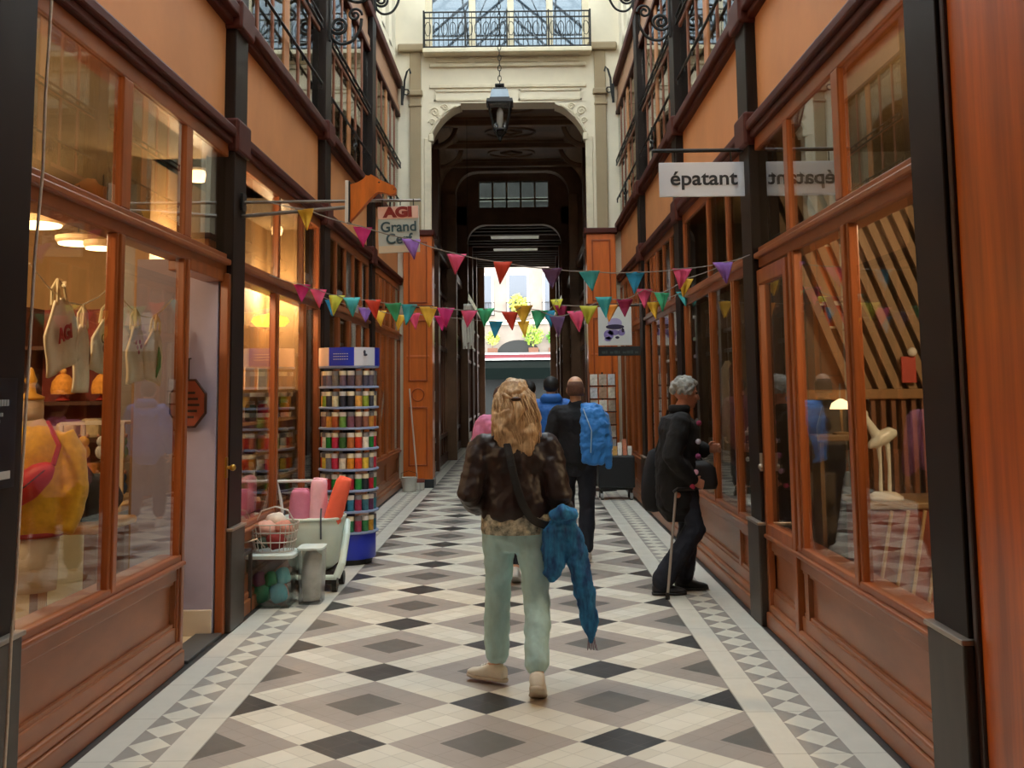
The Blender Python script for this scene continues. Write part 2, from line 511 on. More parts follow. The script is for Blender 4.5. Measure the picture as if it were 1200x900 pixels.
# cornices, fascia panels, solid wall behind
for s, side in ((-1, 'left'), (1, 'right')):
    w_ = sempty('wall_' + side, '%s wall of the arcade' % side)
    mb = MB(); mb.box(s * 1.865, s * 2.0, 4.04, 18.1, 3.3, 4.34); mb.build('fascia', PANEL, w_)
    mb = MB()
    mb.box(s * 1.80, s * 2, 4.04, 18.1, 3.31, 3.36, .01)
    mb.box(s * 1.775, s * 2, 4.04, 18.1, 3.36, 3.43, .015)
    mb.box(s * 1.83, s * 2, 4.04, 18.1, 3.43, 3.475, .01)
    mb.build('lower_cornice', CORN, w_)
    mb = MB()
    mb.box(s * 1.81, s * 2, 4.04, 18.1, 4.17, 4.22, .01)
    mb.box(s * 1.765, s * 2, 4.04, 18.1, 4.22, 4.31, .015)
    mb.box(s * 1.80, s * 2, 4.04, 18.1, 4.31, 4.35, .01)
    mb.build('upper_cornice', CORN, w_)
    # upper storey: dado, uprights, panes
    mb = MB(); mb.box(s * 1.83, s * 2, 4.04, 18.1, 6.22, 6.36, .01); mb.box(s * 1.86, s * 2, 4.04, 18.1, 6.36, 6.66); mb.build('upper_frieze', mat('frieze_tan', '#a67c5e', .6, .1), w_)
    mb = MB(); mb.box(s * 1.78, s * 2, 4.04, 18.1, 6.66, 6.80, .02); mb.box(s * 1.82, s * 2, 4.04, 18.1, 6.17, 6.23, .01); mb.build('top_cornice', CORN, w_)
    mb = MB()
    mb.box(s * 1.9, s * 2.1, 4.04, 18.1, 6.8, 7.25); mb.box(s * 1.9, s * 2.1, 4.04, 18.1, 8.5, 9.0)
    for y in [4.3 + .87 * q for q in range(17)]: mb.box(s * 1.9, s * 2.1, y - .2, y + .2, 7.2, 8.55)
    mb.build('attic_wall', CREAM, w_)
    MB().box(s * 1.99, s * 2.0, 4.04, 18.1, 7.2, 8.55).build('attic_glazing', GLASSE, w_)
    for i, (a, b) in enumerate(BAYS):
        mb = MB(); m2 = MB(); g = MB()
        for q in range(1, 6):
            y = a + (b - a) * q / 6
            (m2 if q == 3 else mb).box(s * 1.85, s * 1.875, y - (.10 if q == 3 else .026), y + (.10 if q == 3 else .026), 4.35, 6.2, .005)
        mb.box(s * 1.85, s * 1.875, a, b, 5.28, 5.32); mb.box(s * 1.85, s * 1.9, a, b, 4.35, 4.42)
        mb.build('upper_frame', mat('upper_wood', '#8a5238', .5, .15, (8, 8, 1)), w_)
        m2.build('upper_board', mat('upper_board_wood', '#bd7f50', .5, .12, (8, 8, 1)), w_)
        MB().box(s * 1.862, s * 1.868, a, b, 4.4, 6.2).build('upper_glazing', GLASSU, w_)
        # iron guard rails
        mb = MB()
        for z in (4.70, 5.28, 5.36):
            mb.tube([(s * 1.81, a + .1, z), (s * 1.81, b - .1, z)], .014, 6)
        for q in range(0, 7):
            y = a + .12 + (b - a - .24) * q / 6
            mb.tube([(s * 1.81, y, 4.70), (s * 1.81, y, 4.64)], .01, 6)
            mb.tube([(s * 1.81, y, 5.28), (s * 1.81, y, 5.36)], .01, 6)
        for q in range(6):
            y = a + .3 + (b - a - .5) * q / 6
            mb.tube([(s * 1.81, y + .06 * cos(t * .5), 5.32 + .03 * sin(t * .5)) for t in range(13)], .006, 5)
        mb.build('guard_rail', IRON, w_)
    # rooms behind the upper glazing
    mb = MB(); mb.box(s * 2.6, s * 2.7, 4.04, 18.1, 4.3, 9); mb.box(s * 2, s * 3.3, 4.04, 4.1, 4.3, 6.7); mb.box(s * 2, s * 3.3, 18.05, 18.1, 4.3, 6.7)
    mb.box(s * 2, s * 3.3, 4.04, 18.1, 6.5, 6.6); mb.build('upper_room_wall', mat('upper_room_cream', '#efe6d0', .8, .05), w_)
    MB().box(s * 2, s * 4.6, 4.0, 18.1, 4.2, 4.3).build('upper_room_floor', mat('boards', '#8a6a4a', .6, .2), w_)

# near entrance: wood-panelled side walls and ceiling over the camera
for s, side in ((-1, 'left'), (1, 'right')):
    w_ = sempty('wall_entrance_' + side, 'polished orange wood panelling at the %s edge' % side)
    MB().box(s * 1.815, s * 2.1, -4, 4.04, 0, 4.4).build('panelling', ORANGE2, w_)
    mb = MB(); mb.box(s * 1.80, s * 1.83, 3.99, 4.035, 0, 4.3, .01); mb.build('edge_moulding', mat('dark_red_wood', '#2e140a', .4, .2, (10, 10, 1)), w_)
cl = MB().box(-2.1, 2.1, -4, 3.5, 4.35, 4.6).build('ceiling', TUNC); st(cl, 'low ceiling over the near entrance')
bk = MB().box(-2.1, 2.1, -4.3, -4, 0, 4.5).build('wall_back', CREAM2); st(bk)
MB_ = MB(); MB_.box(-2.1, 2.1, 3.2, 3.5, 4.6, 9.0); o = MB_.build('wall_front_upper', CREAM); st(o)

# ------------------------------------------------------------ glass roof over the arcade
rf = sempty('ceiling_glass_roof', 'iron and glass roof over the arcade')
mb = MB()
for q in range(13):
    y = 4.0 + q * 1.175
    mb.tube([(-2.0, y, 9.0), (0, y, 10.6)], .035, 6); mb.tube([(2.0, y, 9.0), (0, y, 10.6)], .035, 6)
    mb.tube([(-2.0, y, 9.0), (2.0, y, 9.0)], .015, 6)
for t in (0, .33, .66, 1):
    for s in (-1, 1):
        mb.tube([(s * 2 * (1 - t), 4, 9 + 1.6 * t), (s * 2 * (1 - t), 18.1, 9 + 1.6 * t)], .022, 6)
mb.build('ribs', IRON, rf)
for s in (-1, 1):
    MB().prism([(s * 2, 4, 9.03), (0, 4, 10.63), (0, 18.1, 10.63), (s * 2, 18.1, 9.03)], (0, 0, .012)).build('roof_glass', GLASSD, rf)

# ------------------------------------------------------------ end wall
ew = sempty('wall_far', 'cream end wall of the glass-roofed hall with tall archway')
Y0, Y1 = 18.1, 18.55
mb = MB()
for s in (-1, 1):
    mb.box(s * 1.35, s * 2.1, Y0, Y1, 0, 7.3)
    mb.box(s * 1.40, s * 2.1, Y0, Y1, 7.3, 9.2)
    # rounded corner of the arch
    pts = [(s * 1.352, Y0, 6.41), (s * 1.352, Y0, 5.80), (s * 1.30, Y0, 5.80)]
    pts += [(s * (.83 + .47 * max(0, cos(t * pi / 20)) ** 1.4), Y0, 5.82 + .53 * sin(t * pi / 20) ** 1.4) for t in range(0, 11)]
    pts += [(s * .84, Y0, 6.36), (s * .80, Y0, 6.36), (s * .80, Y0, 6.41)]
    mb.prism(pts, (0, Y1 - Y0, 0))
mb.box(-1.35, 1.35, Y0, Y1, 6.40, 7.3)
mb.box(-1.4, 1.4, Y0, Y1, 8.9, 9.2)
mb.prism([(-2.1, Y0, 9.2), (2.1, Y0, 9.2), (0, Y0, 10.7)], (0, .2, 0)) if False else None
mb.build('masonry', CREAM, ew)
mb = MB()
for x in (-.6, .06, .73): mb.box(x - .055, x + .055, Y0 + .1, Y0 + .25, 7.3, 8.95, .01)
mb.box(-1.4, 1.4, Y0 + .1, Y0 + .25, 8.2, 8.28, .01) if False else None
for s in (-1, 1):
    mb.box(s * 1.29, s * 1.41, Y0 + .08, Y0 + .25, 7.3, 8.95, .01)
    mb.box(s * 1.30, s * 1.42, Y0 - .03, Y0 + .05, 4.2, 5.8, .01)             # architrave of the arch
    mb.box(s * 1.26, s * 1.345, Y0 - .05, Y0 + .06, 5.74, 5.86, .015)
mb.box(-1.33, 1.33, Y0 - .03, Y0 + .05, 6.66, 6.72, .01)
mb.box(-1.33, 1.33, Y0 - .06, Y0 + .05, 7.02, 7.08, .015)
mb.box(-1.36, 1.36, Y0 - .02, Y0 + .05, 7.20, 7.30, .01)
for a, b in ((-1.25, -.12), (.18, 1.25)):                                      # raised frames of the long panels
    for za, zb in ((6.44, 6.47), (6.60, 6.63)): mb.box(a, b, Y0 - .02, Y0 + .02, za, zb)
    for xa in (a, b - .03): mb.box(xa, xa + .03, Y0 - .02, Y0 + .02, 6.44, 6.63)
for a, b in ((-1.22, -.66), (-.56, .52), (.62, 1.22)):
    mb.box(a, b, Y0 - .025, Y0 + .02, 7.105, 7.125); mb.box(a, b, Y0 - .025, Y0 + .02, 7.175, 7.19)
mb.build('moulding', CREAM2, ew)
mb = MB()
for s in (-1, 1):
    mb.box(s * 1.47, s * 1.66, Y0 - .05, Y0 + .02, 4.2, 6.52, .008)
    mb.box(s * 1.44, s * 1.70, Y0 - .10, Y0 + .02, 6.52, 6.62, .02)
    mb.box(s * 1.46, s * 1.68, Y0 - .07, Y0 + .02, 6.34, 6.38, .01)
    mb.box(s * 1.47, s * 1.66, Y0 - .05, Y0 + .02, 6.62, 7.28, .008)
    mb.box(s * 1.36, s * 1.86, Y0 - .12, Y0 + .02, 7.28, 7.42, .03)
mb.build('pilaster', TAUPE, ew)
mb = MB()
for s in (-1, 1):                                                               # carved spandrels
    for (x, z, r) in ((1.24, 6.25, .085), (1.07, 6.33, .06), (1.28, 6.08, .055), (1.16, 6.16, .04)):
        mb.tube([(s * (x + r * (1 - t / 26) * cos(t * .45)), Y0 - .005, z + r * (1 - t / 26) * sin(t * .45)) for t in range(24)], .014, 6)
    mb.tube([(s * 1.32, Y0, 5.88), (s * 1.22, Y0, 6.08), (s * 1.08, Y0, 6.24), (s * .88, Y0, 6.36)], .02, 6)
mb.build('carving', CREAM2, ew)
for a, b in ((-1.29, -.655), (-.545, .005), (.115, .675), (.785, 1.29)):
    MB().box(a, b, Y0 + .15, Y0 + .16, 7.3, 8.9).build('glass_pane', GLASSE, ew)
# balcony
mb = MB().box(-1.42, 1.42, Y0 - .30, Y0 + .02, 7.20, 7.28, .015); mb.build('balcony_slab', CREAM2, ew)
mb = MB()
yb = Y0 - .27
for z in (7.30, 7.42, 7.80, 7.90): mb.box(-1.40, 1.40, yb - .012, yb + .012, z - .010, z + .010)
for q in range(5): mb.box(-1.40 + q * .7 - .014, -1.40 + q * .7 + .014, yb - .014, yb + .014, 7.28, 7.93)
for q in range(36): mb.tube([(-1.38 + q * .0788, yb, 7.30), (-1.38 + q * .0788, yb, 7.90)], .006, 5)
for q in range(20):
    x = -1.33 + q * .14
    mb.tube([(x + .05 * cos(t * pi / 6), yb, 7.61 + .12 * sin(t * pi / 6)) for t in range(12)], .007, 5, closed=True)
for s in (-1, 1):
    mb.box(s * 1.39, s * 1.41, yb, Y0, 7.88, 7.91); mb.box(s * 1.39, s * 1.41, yb, Y0, 7.30, 7.33)
mb.build('balcony_railing', IRON, ew)

# orange pilasters at the foot of the end wall
for s in (-1, 1):
    pr = sempty('trim_%d' % (20 + (s > 0)), 'orange wooden pilaster at the %s foot of the far archway' % ('left' if s < 0 else 'right'))
    mb = MB()
    mb.box(s * 1.28, s * 1.76, Y0 - .14, Y0 + .3, .12, 4.12, .01)
    mb.box(s * 1.33, s * 1.71, Y0 - .15, Y0, 2.1, 2.14, .01)
    mb.build('board', ORANGE, pr)
    mb = MB()
    for za, zb in ((.35, 1.28), (1.72, 2.7), (3.0, 4.0)):
        for xa in (1.36, 1.65): mb.box(s * xa, s * (xa + .025), Y0 - .16, Y0 - .13, za, zb, .005)
        for z in (za, zb): mb.box(s * 1.36, s * 1.675, Y0 - .16, Y0 - .13, z, z + .025, .005)
    mb.tube([(s * 1.517 + .1 * cos(t * pi / 12), Y0 - .145, 1.5 + .1 * sin(t * pi / 12)) for t in range(24)], .012, 6, closed=True)
    mb.build('moulding', mat('pilaster_moulding', '#9a4514', .4, .2), pr)
    mb = MB(); mb.box(s * 1.24, s * 1.80, Y0 - .18, Y0 + .3, 4.12, 4.22, .02); mb.box(s * 1.26, s * 1.78, Y0 - .16, Y0, 2.92, 2.96, .01); mb.build('cap', CORN, pr)
    MB().box(s * 1.26, s * 1.78, Y0 - .17, Y0 + .3, 0, .14, .01).build('base', BLACKST, pr)

# roof ironwork seen through the high windows
rr = sempty('ceiling_far_roof', 'iron roof trusses beyond the high windows')
mb = MB()
for q in range(6):
    y = 20 + q * 1.6
    mb.tube([(-3, y, 8.2), (0, y, 10.8)], .03, 6); mb.tube([(3, y, 8.2), (0, y, 10.8)], .03, 6)
    mb.tube([(-3, y, 8.2), (3, y, 8.2)], .02, 6)
    mb.tube([(-1, y, 8.2), (0, y, 10.6)], .012, 6); mb.tube([(1, y, 8.2), (0, y, 10.6)], .012, 6)
for x in (-2, -1, 0, 1, 2): mb.tube([(x, 19, 10.7 - abs(x) * .86), (x, 29, 10.7 - abs(x) * .86)], .02, 6)
mb.build('truss', mat('painted_grey_iron', '#4c5a66', .5), rr)

# ------------------------------------------------------------ tunnel beyond the arch
tn = {}
for s, side in ((-1, 'left'), (1, 'right')):
    w_ = sempty('wall_passage_' + side, 'dark shopfronts along the %s side of the covered passage' % side)
    mb = MB()
    mb.box(s * 1.62, s * 1.9, 18.55, 43, 3.6, 8.0)
    mb.box(s * 1.62, s * 1.9, 18.55, 43, 0, .55)
    mb.build('upper_panelling', TUN, w_)
    mb = MB()
    y = 18.7
    while y < 43:
        mb.box(s * 1.52, s * 1.75, y - .05, y + .05, 0, 3.6, .01)
        y += .62
    for y in (21.6, 27.4, 33.2, 36.4, 39.6): mb.box(s * 1.44, s * 1.75, y - .15, y + .15, 0, 6.6, .01)
    for z in (.55, 2.4, 2.9, 3.55): mb.box(s * 1.5, s * 1.75, 18.55, 43, z, z + .09, .01)
    mb.box(s * 1.44, s * 1.75, 18.55, 43, 4.3, 4.5, .02)
    mb.box(s * 1.5, s * 1.75, 18.55, 43, 0, .2)
    mb.build('shopfront_frames', TUNW, w_)
    MB().box(s * 1.60, s * 1.608, 18.6, 43, .6, 3.6).build('shop_glass', GLASS, w_)
    MB().box(s * 2.5, s * 2.6, 18.6, 43, 0, 3.7).build('shop_back_wall', mat('dim_shop_wall', '#5a4432', .7, .5, (2, 2, 2)), w_)
def portal(n, y, zt, hw, ztop, m=TUN, zsp=None):
    zsp = zsp or zt - .55
    mb = MB()
    for s in (-1, 1):
        mb.box(s * hw, s * 1.75, y, y + .35, 0, ztop)
        pts = [(s * hw, y, zt + .01), (s * hw, y, zsp)]
        pts += [(s * (hw - .5 * (1 - cos(t * pi / 16))), y, zsp + (zt - zsp) * sin(t * pi / 16)) for t in range(1, 9)]
        mb.prism(pts, (0, .35, 0))
        mb.box(s * (hw - .02), s * (hw + .2), y - .08, y, 0, zsp, .01)
    o = mb.build('wall_%s' % n, m); st(o, 'dark arched frame inside the passage')
    return o
portal('arch_middle', 24.8, 6.57, 1.31, 7.9)
portal('arch_inner', 30.0, 6.10, 1.31, 6.6)
portal('arch_street', 43.0, 6.4, 1.30, 8.0, zsp=6.38)
def stbox(nm, m, *a, label=None):
    o = MB().box(*a).build(nm, m); return st(o, label)
stbox('wall_above_middle_arch', TUN, -1.75, 1.75, 24.8, 25.1, 6.57, 8.2)
# wall above the inner arch, with its lit window
cw = sempty('wall_above_inner_arch', 'wall above the inner arch with a grimy lit window')
mb = MB(); mb.box(-1.75, 1.75, 30, 30.3, 6.10, 6.58); mb.box(-1.75, 1.75, 30, 30.3, 7.33, 8.2)
for s in (-1, 1): mb.box(s * .98, s * 1.75, 30, 30.3, 6.58, 7.33)
mb.build('masonry', TUN, cw)
mb = MB()
for q in range(6): mb.box(-.98 + q * .392 - .025, -.98 + q * .392 + .025, 30.05, 30.15, 6.58, 7.33)
mb.box(-.98, .98, 30.05, 30.15, 6.80, 6.84); mb.build('window_bars', TAUPE, cw)
MB().box(-.98, .98, 30.1, 30.11, 6.58, 7.33).build('glass_pane', GLASSF, cw)
# ceilings of the passage
cc = sempty('ceiling_passage', 'brown panelled ceiling of the covered passage')
mb = MB(); mb.box(-1.9, 1.9, 18.55, 24.8, 6.75, 6.9); mb.box(-1.9, 1.9, 25.1, 30, 8.1, 8.3)
for a, b in ((30.3, 33.6), (34.3, 36.7), (37.3, 43)): mb.box(-1.9, 1.9, a, b, 6.45, 6.6)
for s in (-1, 1):
    for a, b in ((33.6, 34.3), (36.7, 37.3)): mb.box(s * .75, s * 1.9, a, b, 6.45, 6.6)
mb.build('panels', TUN, cc)
mb = MB()
for y in (18.75, 20.7, 22.7, 24.6):
    mb.box(-1.62, 1.62, y - .09, y + .09, 6.62, 6.76, .02)
for y0_, y1_ in ((18.9, 20.5), (20.9, 22.5), (22.9, 24.4)):
    for s in (-1, 1):
        mb.box(s * 1.15, s * 1.2, y0_, y1_, 6.7, 6.76)
    mb.box(-1.2, 1.2, y0_, y0_ + .05, 6.7, 6.76); mb.box(-1.2, 1.2, y1_ - .05, y1_, 6.7, 6.76)
    yc = (y0_ + y1_) / 2
    mb.tube([(.5 * cos(t * pi / 12), yc + .42 * sin(t * pi / 12), 6.74) for t in range(24)], .03, 6, closed=True)
    mb.tube([(.22, yc, 6.74), (0, yc + .2, 6.74), (-.22, yc, 6.74), (0, yc - .2, 6.74)], .03, 6, closed=True)
    for s in (-1, 1):
        mb.tube([(s * (1.5 - .45 * sin(t * pi / 16)), yc - .7, 6.3 + .45 * (1 - cos(t * pi / 16))) for t in range(9)], .05, 6)
mb.build('moulding', TUN, cc)
mb = MB()
for q in range(18):
    y = 30.7 + q * .7
    if 33.5 < y < 34.4 or 36.6 < y < 37.4: continue
    mb.box(-1.65, 1.65, y - .06, y + .06, 6.30, 6.5, .01)
mb.build('added_shade_beams', mat('shade_beam_dark', '#3a281c', .6, .2), cc)  # beams added in a darker brown to shade this ceiling from street light
for a, b in ((33.6, 34.3), (36.7, 37.3)): MB().box(-.75, .75, a, b, 6.28, 6.29).build('skylight_glass', glass_mat('passage_skylight', tint=(.42, .42, .40), f0=.05, rough=.3), cc)
# coving
for s in (-1, 1):
    pts = [(s * 1.62, 18.55, 6.75), (s * 1.62, 18.55, 6.1)] + [(s * (1.62 - .5 * (1 - cos(t * pi / 16))), 18.55, 6.1 + .62 * sin(t * pi / 16)) for t in range(1, 9)] + [(s * 1.1, 18.55, 6.75)]
    MB().prism(pts, (0, 6.2, 0)).build('coving', TUNC, cc)

# ------------------------------------------------------------ street and house across it
sr = MB().box(-12, 12, 43.2, 62, -.3, -.02).build('floor_street', mat('asphalt', '#6c6a67', .8, .15)); st(sr, 'street beyond the passage')
hw = thing('street_house', 'pale stone house front across the street at the passage end', 'building', (0, 55, 0))
MB().box(-9, 9, 0, .4, 0, 14).build('house_wall', mat('pale_limestone', '#857a70', .85, .25, (.6, .6, .6)), hw)
mb = MB()
for z in (4.75, 7.9, 11): mb.box(-9, 9, -.15, 0, z, z + .22, .02)
mb.build('string_course', CREAM, hw)
for x in (-5.4, -3.6, -1.8, 0.0, 1.8, 3.6, 5.4):
    for z in (5.25, 8.4):
        wnd = MB().box(x - .55, x + .55, -.06, 0.02, z, z + 2.1, .02).build('window_frame', WHITE, hw)
        MB().box(x - .45, x + .45, -.075, -.06, z + .1, z + 2.0).build('pane', mat('street_window_glass', '#5a5f68', .3), wnd)
        mb = MB()
        for q in range(9): mb.tube([(x - .6 + q * .15, -.2, z), (x - .6 + q * .15, -.2, z + .6)], .012, 5)
        mb.box(x - .62, x + .62, -.215, -.185, z + .58, z + .62); mb.box(x - .62, x + .62, -.2, 0, z - .03, z); mb.build('window_rail', IRON, hw)
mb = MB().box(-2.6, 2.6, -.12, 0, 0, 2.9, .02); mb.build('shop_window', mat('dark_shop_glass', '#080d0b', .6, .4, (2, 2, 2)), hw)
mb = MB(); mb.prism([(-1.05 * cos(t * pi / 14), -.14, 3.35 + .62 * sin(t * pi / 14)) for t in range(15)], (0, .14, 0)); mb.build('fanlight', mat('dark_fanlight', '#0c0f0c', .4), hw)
aw = thing('shop_awning', 'dark green awning with a red and white edge across the street', 'awning', (0, 54.85, 0))
MB().prism([(-3, 0, 2.95), (-3, -1.3, 2.55), (-3, -1.3, 2.0), (-3, -1.26, 2.0), (-3, -1.2, 2.5), (-3, 0, 2.75)], (6, 0, 0)).build('canopy', mat('awning_green', '#050d0b', .95, .15, spec=.1), aw)
mb = MB().box(-3, 3, -.28, 0, 2.96, 3.05, .01); mb.box(-3, 3, -.28, 0, 3.24, 3.32, .01); mb.build('white_edge', WHITE, aw)
mb = MB().box(-3, 3, -.24, 0, 3.05, 3.24, .01); mb.build('red_fascia', mat('fascia_red', '#6a1c26', .5), aw)
for i, (x, z, r, c, lb) in enumerate(((.75, 3.57, .55, '#9dbb4a', 'bright green bush over the shop fascia, right of the fanlight'), (-1.3, 3.57, .35, '#c2cf6a', 'pale green bush over the shop fascia, left of the fanlight'), (1.75, 3.57, .35, '#5f9a35', 'low dark green bush right of the bright green one'), (.0, 5.2, .5, '#c2c85a', 'yellow green climber above the fanlight'))):
    p = thing('potted_bush', lb, 'plant', (x, 54.72, z))
    mb = MB()
    for q in range(260):
        v = Vector((random.gauss(0, 1), random.gauss(0, 1), random.gauss(0, 1))).normalized() * r * random.uniform(.5, 1)
        v.y *= .35
        n_ = Vector((random.uniform(-1, 1), random.uniform(-1, 1), random.uniform(-1, 1))).normalized()
        t_ = n_.orthogonal().normalized(); b_ = n_.cross(t_)
        c_ = v + Vector((0, 0, .3 + r * .6)); L_ = .09
        mb.quad(c_ - t_ * L_, c_ - b_ * L_ * .5, c_ + t_ * L_, c_ + b_ * L_ * .5)
    mb.build('foliage', mat('bush_%d' % i, c, .6, .25), p)
    MB().box(-.25, .25, -.12, .12, -.25 if z < 5 else -.12, 0, .02).build('planter', mat('terracotta', '#6a4634', .8, .1), p)
    MB().tube([(0, 0, 0), (0, 0, .3 + r * .6)], .02).build('stem', TUN, p)

# ------------------------------------------------------------ shop rooms
TILE = mat('shop_floor_tile', '#cbb896', .4, .15, (3, 3, 3))
TAN = mat('shop_wall_tan', '#94744c', .8, .12, (1.5, 1.5, 1.5))
LAV = mat('lavender_wall', '#a7a3b8', .7, .05)
def room(nm, label, s, y0, y1, xb, wallm, zc=3.25, partition0=True, xin=1.97):
    r = sempty(nm, label)
    mb = MB()
    mb.box(s * (xb), s * (xb + .1), y0, y1, 0, zc)
    mb.box(s * xin, s * xb, y1, y1 + .08, 0, zc)
    if partition0: mb.box(s * 1.97, s * xb, y0 - .08, y0, 0, zc)
    mb.build('room_wall', wallm, r)
    MB().box(s * 1.88, s * xb, y0, y1, -.04, .006).build('room_floor', TILE, r)
    MB().box(s * 1.97, s * xb, y0, y1, zc, zc + .06).build('room_ceiling', mat('shop_ceiling', '#8a7250', .8), r)
    return r
room('wall_shop_left_one', 'tan back walls of the near left shop', -1, 4.2, 9.3, 4.6, TAN, xin=2.53)
room('wall_shop_left_two', 'warm walls of the left sweet shop', -1, 7.66, 11.2, 2.43, TAN, partition0=False)
room('wall_shop_left_three', 'dim walls of the far left shop', -1, 11.4, 18.0, 4.0, mat('shop_wall_brown', '#7a5a3e', .8, .3))
room('wall_shop_right_one', 'grey-brown walls of the near right shop', 1, 4.2, 7.7, 4.6, mat('shop_wall_grey', '#6e6353', .8, .2, (1.5, 1.5, 1.5)))
room('wall_shop_right_two', 'dim walls of the middle right shop', 1, 7.8, 11.1, 4.2, mat('shop_wall_dim', '#5f554a', .8, .3))
room('wall_shop_right_three', 'dim walls of the far right shop', 1, 11.2, 18.0, 4.0, mat('shop_wall_brown', '#7a5a3e', .8, .3))
# lavender wall by the open door and the sweet shop's side wall
lv = sempty('wall_doorway', 'lavender wall with a cream skirting inside the open doorway')
MB().box(-2.42, -1.868, 7.40, 7.472, .0, 2.5).build('painted_wall', LAV, lv)
MB().box(-2.42, -1.868, 7.378, 7.40, .0, .17, .006).build('skirting', CREAM, lv)
jb = sempty('door_2', 'frame of the open doorway in the near left shopfront')
mb = MB(); mb.box(-1.86, -1.80, 7.42, 7.49, 0, 2.4, .008); mb.box(-1.97, -1.83, 6.66, 7.4, 2.34, 2.42, .008); mb.build('door_frame', WOODV, jb)
mb = MB(); mb.box(-1.80, -1.785, 7.39, 7.43, 1.02, 1.16, .004); mb.cyl((-1.80, 7.41, 1.09), (-1.75, 7.41, 1.09), .012); mb.ell((-1.75, 7.41, 1.09), .022); mb.build('door_catch', mat('brass', '#a8843c', .3, metal=.9), jb)
MB().box(-1.97, -1.80, 6.66, 7.40, -.01, .02, .005).build('threshold', mat('threshold_stone', '#4a4a48', .5, .2), jb)

for nm, loc, p in (('left_one', (-2.8, 5.05, 3.0), 'left_one'), ('left_one', (-3.65, 7.5, 2.75), 'left_one'), ('left_two', (-2.2, 8.0, 2.9), 'left_two'), ('left_two', (-2.25, 10.85, 2.9), 'left_two'),
                   ('left_three', (-2.8, 13, 2.9), 'left_three'), ('left_three', (-2.8, 16, 2.9), 'left_three'),
                   ('right_one', (2.95, 5.0, 3.0), 'right_one'), ('right_two', (2.6, 9.6, 2.9), 'right_two'), ('right_three', (2.8, 13, 2.9), 'right_three'), ('right_three', (2.8, 16, 2.9), 'right_three')):
    x, y, z = loc  # lights with made-up fittings, added to brighten the shop interiors
    dk = dict(left_one='tan shop behind the near left window', left_two='sweet shop', left_three='far left shop', right_one='near right shop', right_two='middle right shop', right_three='far right shop')[nm]
    t = thing('added_shop_light', 'added ceiling light in the %s, %s one' % (dk, 'nearer' if y in (5.05, 8.0, 13) else 'further') if nm not in ('right_one', 'right_two') else 'single added round ceiling light in the ' + dk, 'lamp', (x, y, 3.25))
    MB().lathe([(.05, -.02), (.06, 0)], (0, 0, 0)).build('mount', WHITE, t)
    MB().lathe([(.05, -.10), (.06, -.04), (.05, -.02)], (0, 0, 0)).build('bulb', mat('added_warm_bulb', '#fff0d0', emit='#ffc98a', estr=6), t)
    lamp(nm + '_light', (x, y, 2.6), SHOP_FILL[p])

# pendant disc lamps of the left shop
for i, (x, y, z, r, lb) in enumerate(((-3.55, 8.3, 2.92, .24, 'large flat disc lamp, leftmost under the shop ceiling'), (-3.28, 8.5, 2.80, .17, 'middle flat disc lamp under the shop ceiling'), (-2.98, 8.2, 2.72, .13, 'small flat disc lamp, rightmost under the shop ceiling'))):
    t = thing('pendant_lamp', lb, 'lamp', (x, y, z), group='flat disc lamps in the left shop')
    MB().lathe([(r * .9, -.03), (r, -.01), (r, .02), (r * .2, .05)], seg=32).build('shade', mat('lamp_disc', '#d9b98c', .5), t)
    MB().lathe([(r * .85, -.045), (r * .88, -.028)], seg=32).build('diffuser', mat('lamp_diffuser', '#ffe2b0', emit='#ffd9a0', estr=3.0), t)
    MB().tube([(0, 0, .05), (0, 0, 3.25 - z)], .004, 5).build('cord', BLACK, t)

# shelves with knitted hats at the back of the left shop
SHW = mat('dark_shelf_wood', '#4a2a1a', .5, .2)
sh = thing('wall_shelf', 'dark wooden shelf unit with hats at the back of the left shop', 'shelf', (-3.42, 9.2, 0))
for z in (.5, .85, 1.2, 1.5, 1.95): MB().box(-.45, .45, -.32, .05, z, z + .03).build('shelf_board', SHW, sh)
for x in (-.45, .42): MB().box(x, x + .03, -.32, .05, 0, 2.3).build('side_panel', SHW, sh)
MB().box(-.45, .45, .02, .05, 0, 2.3).build('back_panel', mat('shelf_back_red', '#7a2c1c', .7, .4, (4, 4, 4)), sh)
hatcols = [('#e2a23c', '#b03028', 'orange knitted hat on a red stand'), ('#d89a4a', '#8a2a20', 'orange knitted hat on a dark red stand')]
for i, (x, z) in enumerate(((-3.55, 1.53), (-3.22, 1.53))):
    t = thing('knitted_hat', ('left' if i == 0 else 'right') + ' orange knitted hat on a stand on the back shelf', 'hat', (x, 8.95, z), group='hats on stands')
    MB().lathe([(.03, 0), (.06, .01), (.02, .05), (.05, .09)]).build('stand', mat('red_stand', '#a33026', .5), t)
    MB().lathe([(.09, .06), (.095, .1), (.085, .16), (.05, .21), (.01, .23)]).build('crown', mat('orange_knit', '#e09a40', .9, .2, (40, 40, 40), bump=.5), t)
    MB().ell((0, 0, .245), .025).build('pompom', mat('pompom_wool', '#e8b060', .9), t)
cols = ['#b02a2a', '#3a3f55', '#c07a3a', '#7b3b52', '#d8c3a0', '#4d5a38']
cn = ['red', 'slate blue', 'ochre', 'plum', 'cream', 'olive']
q = 0
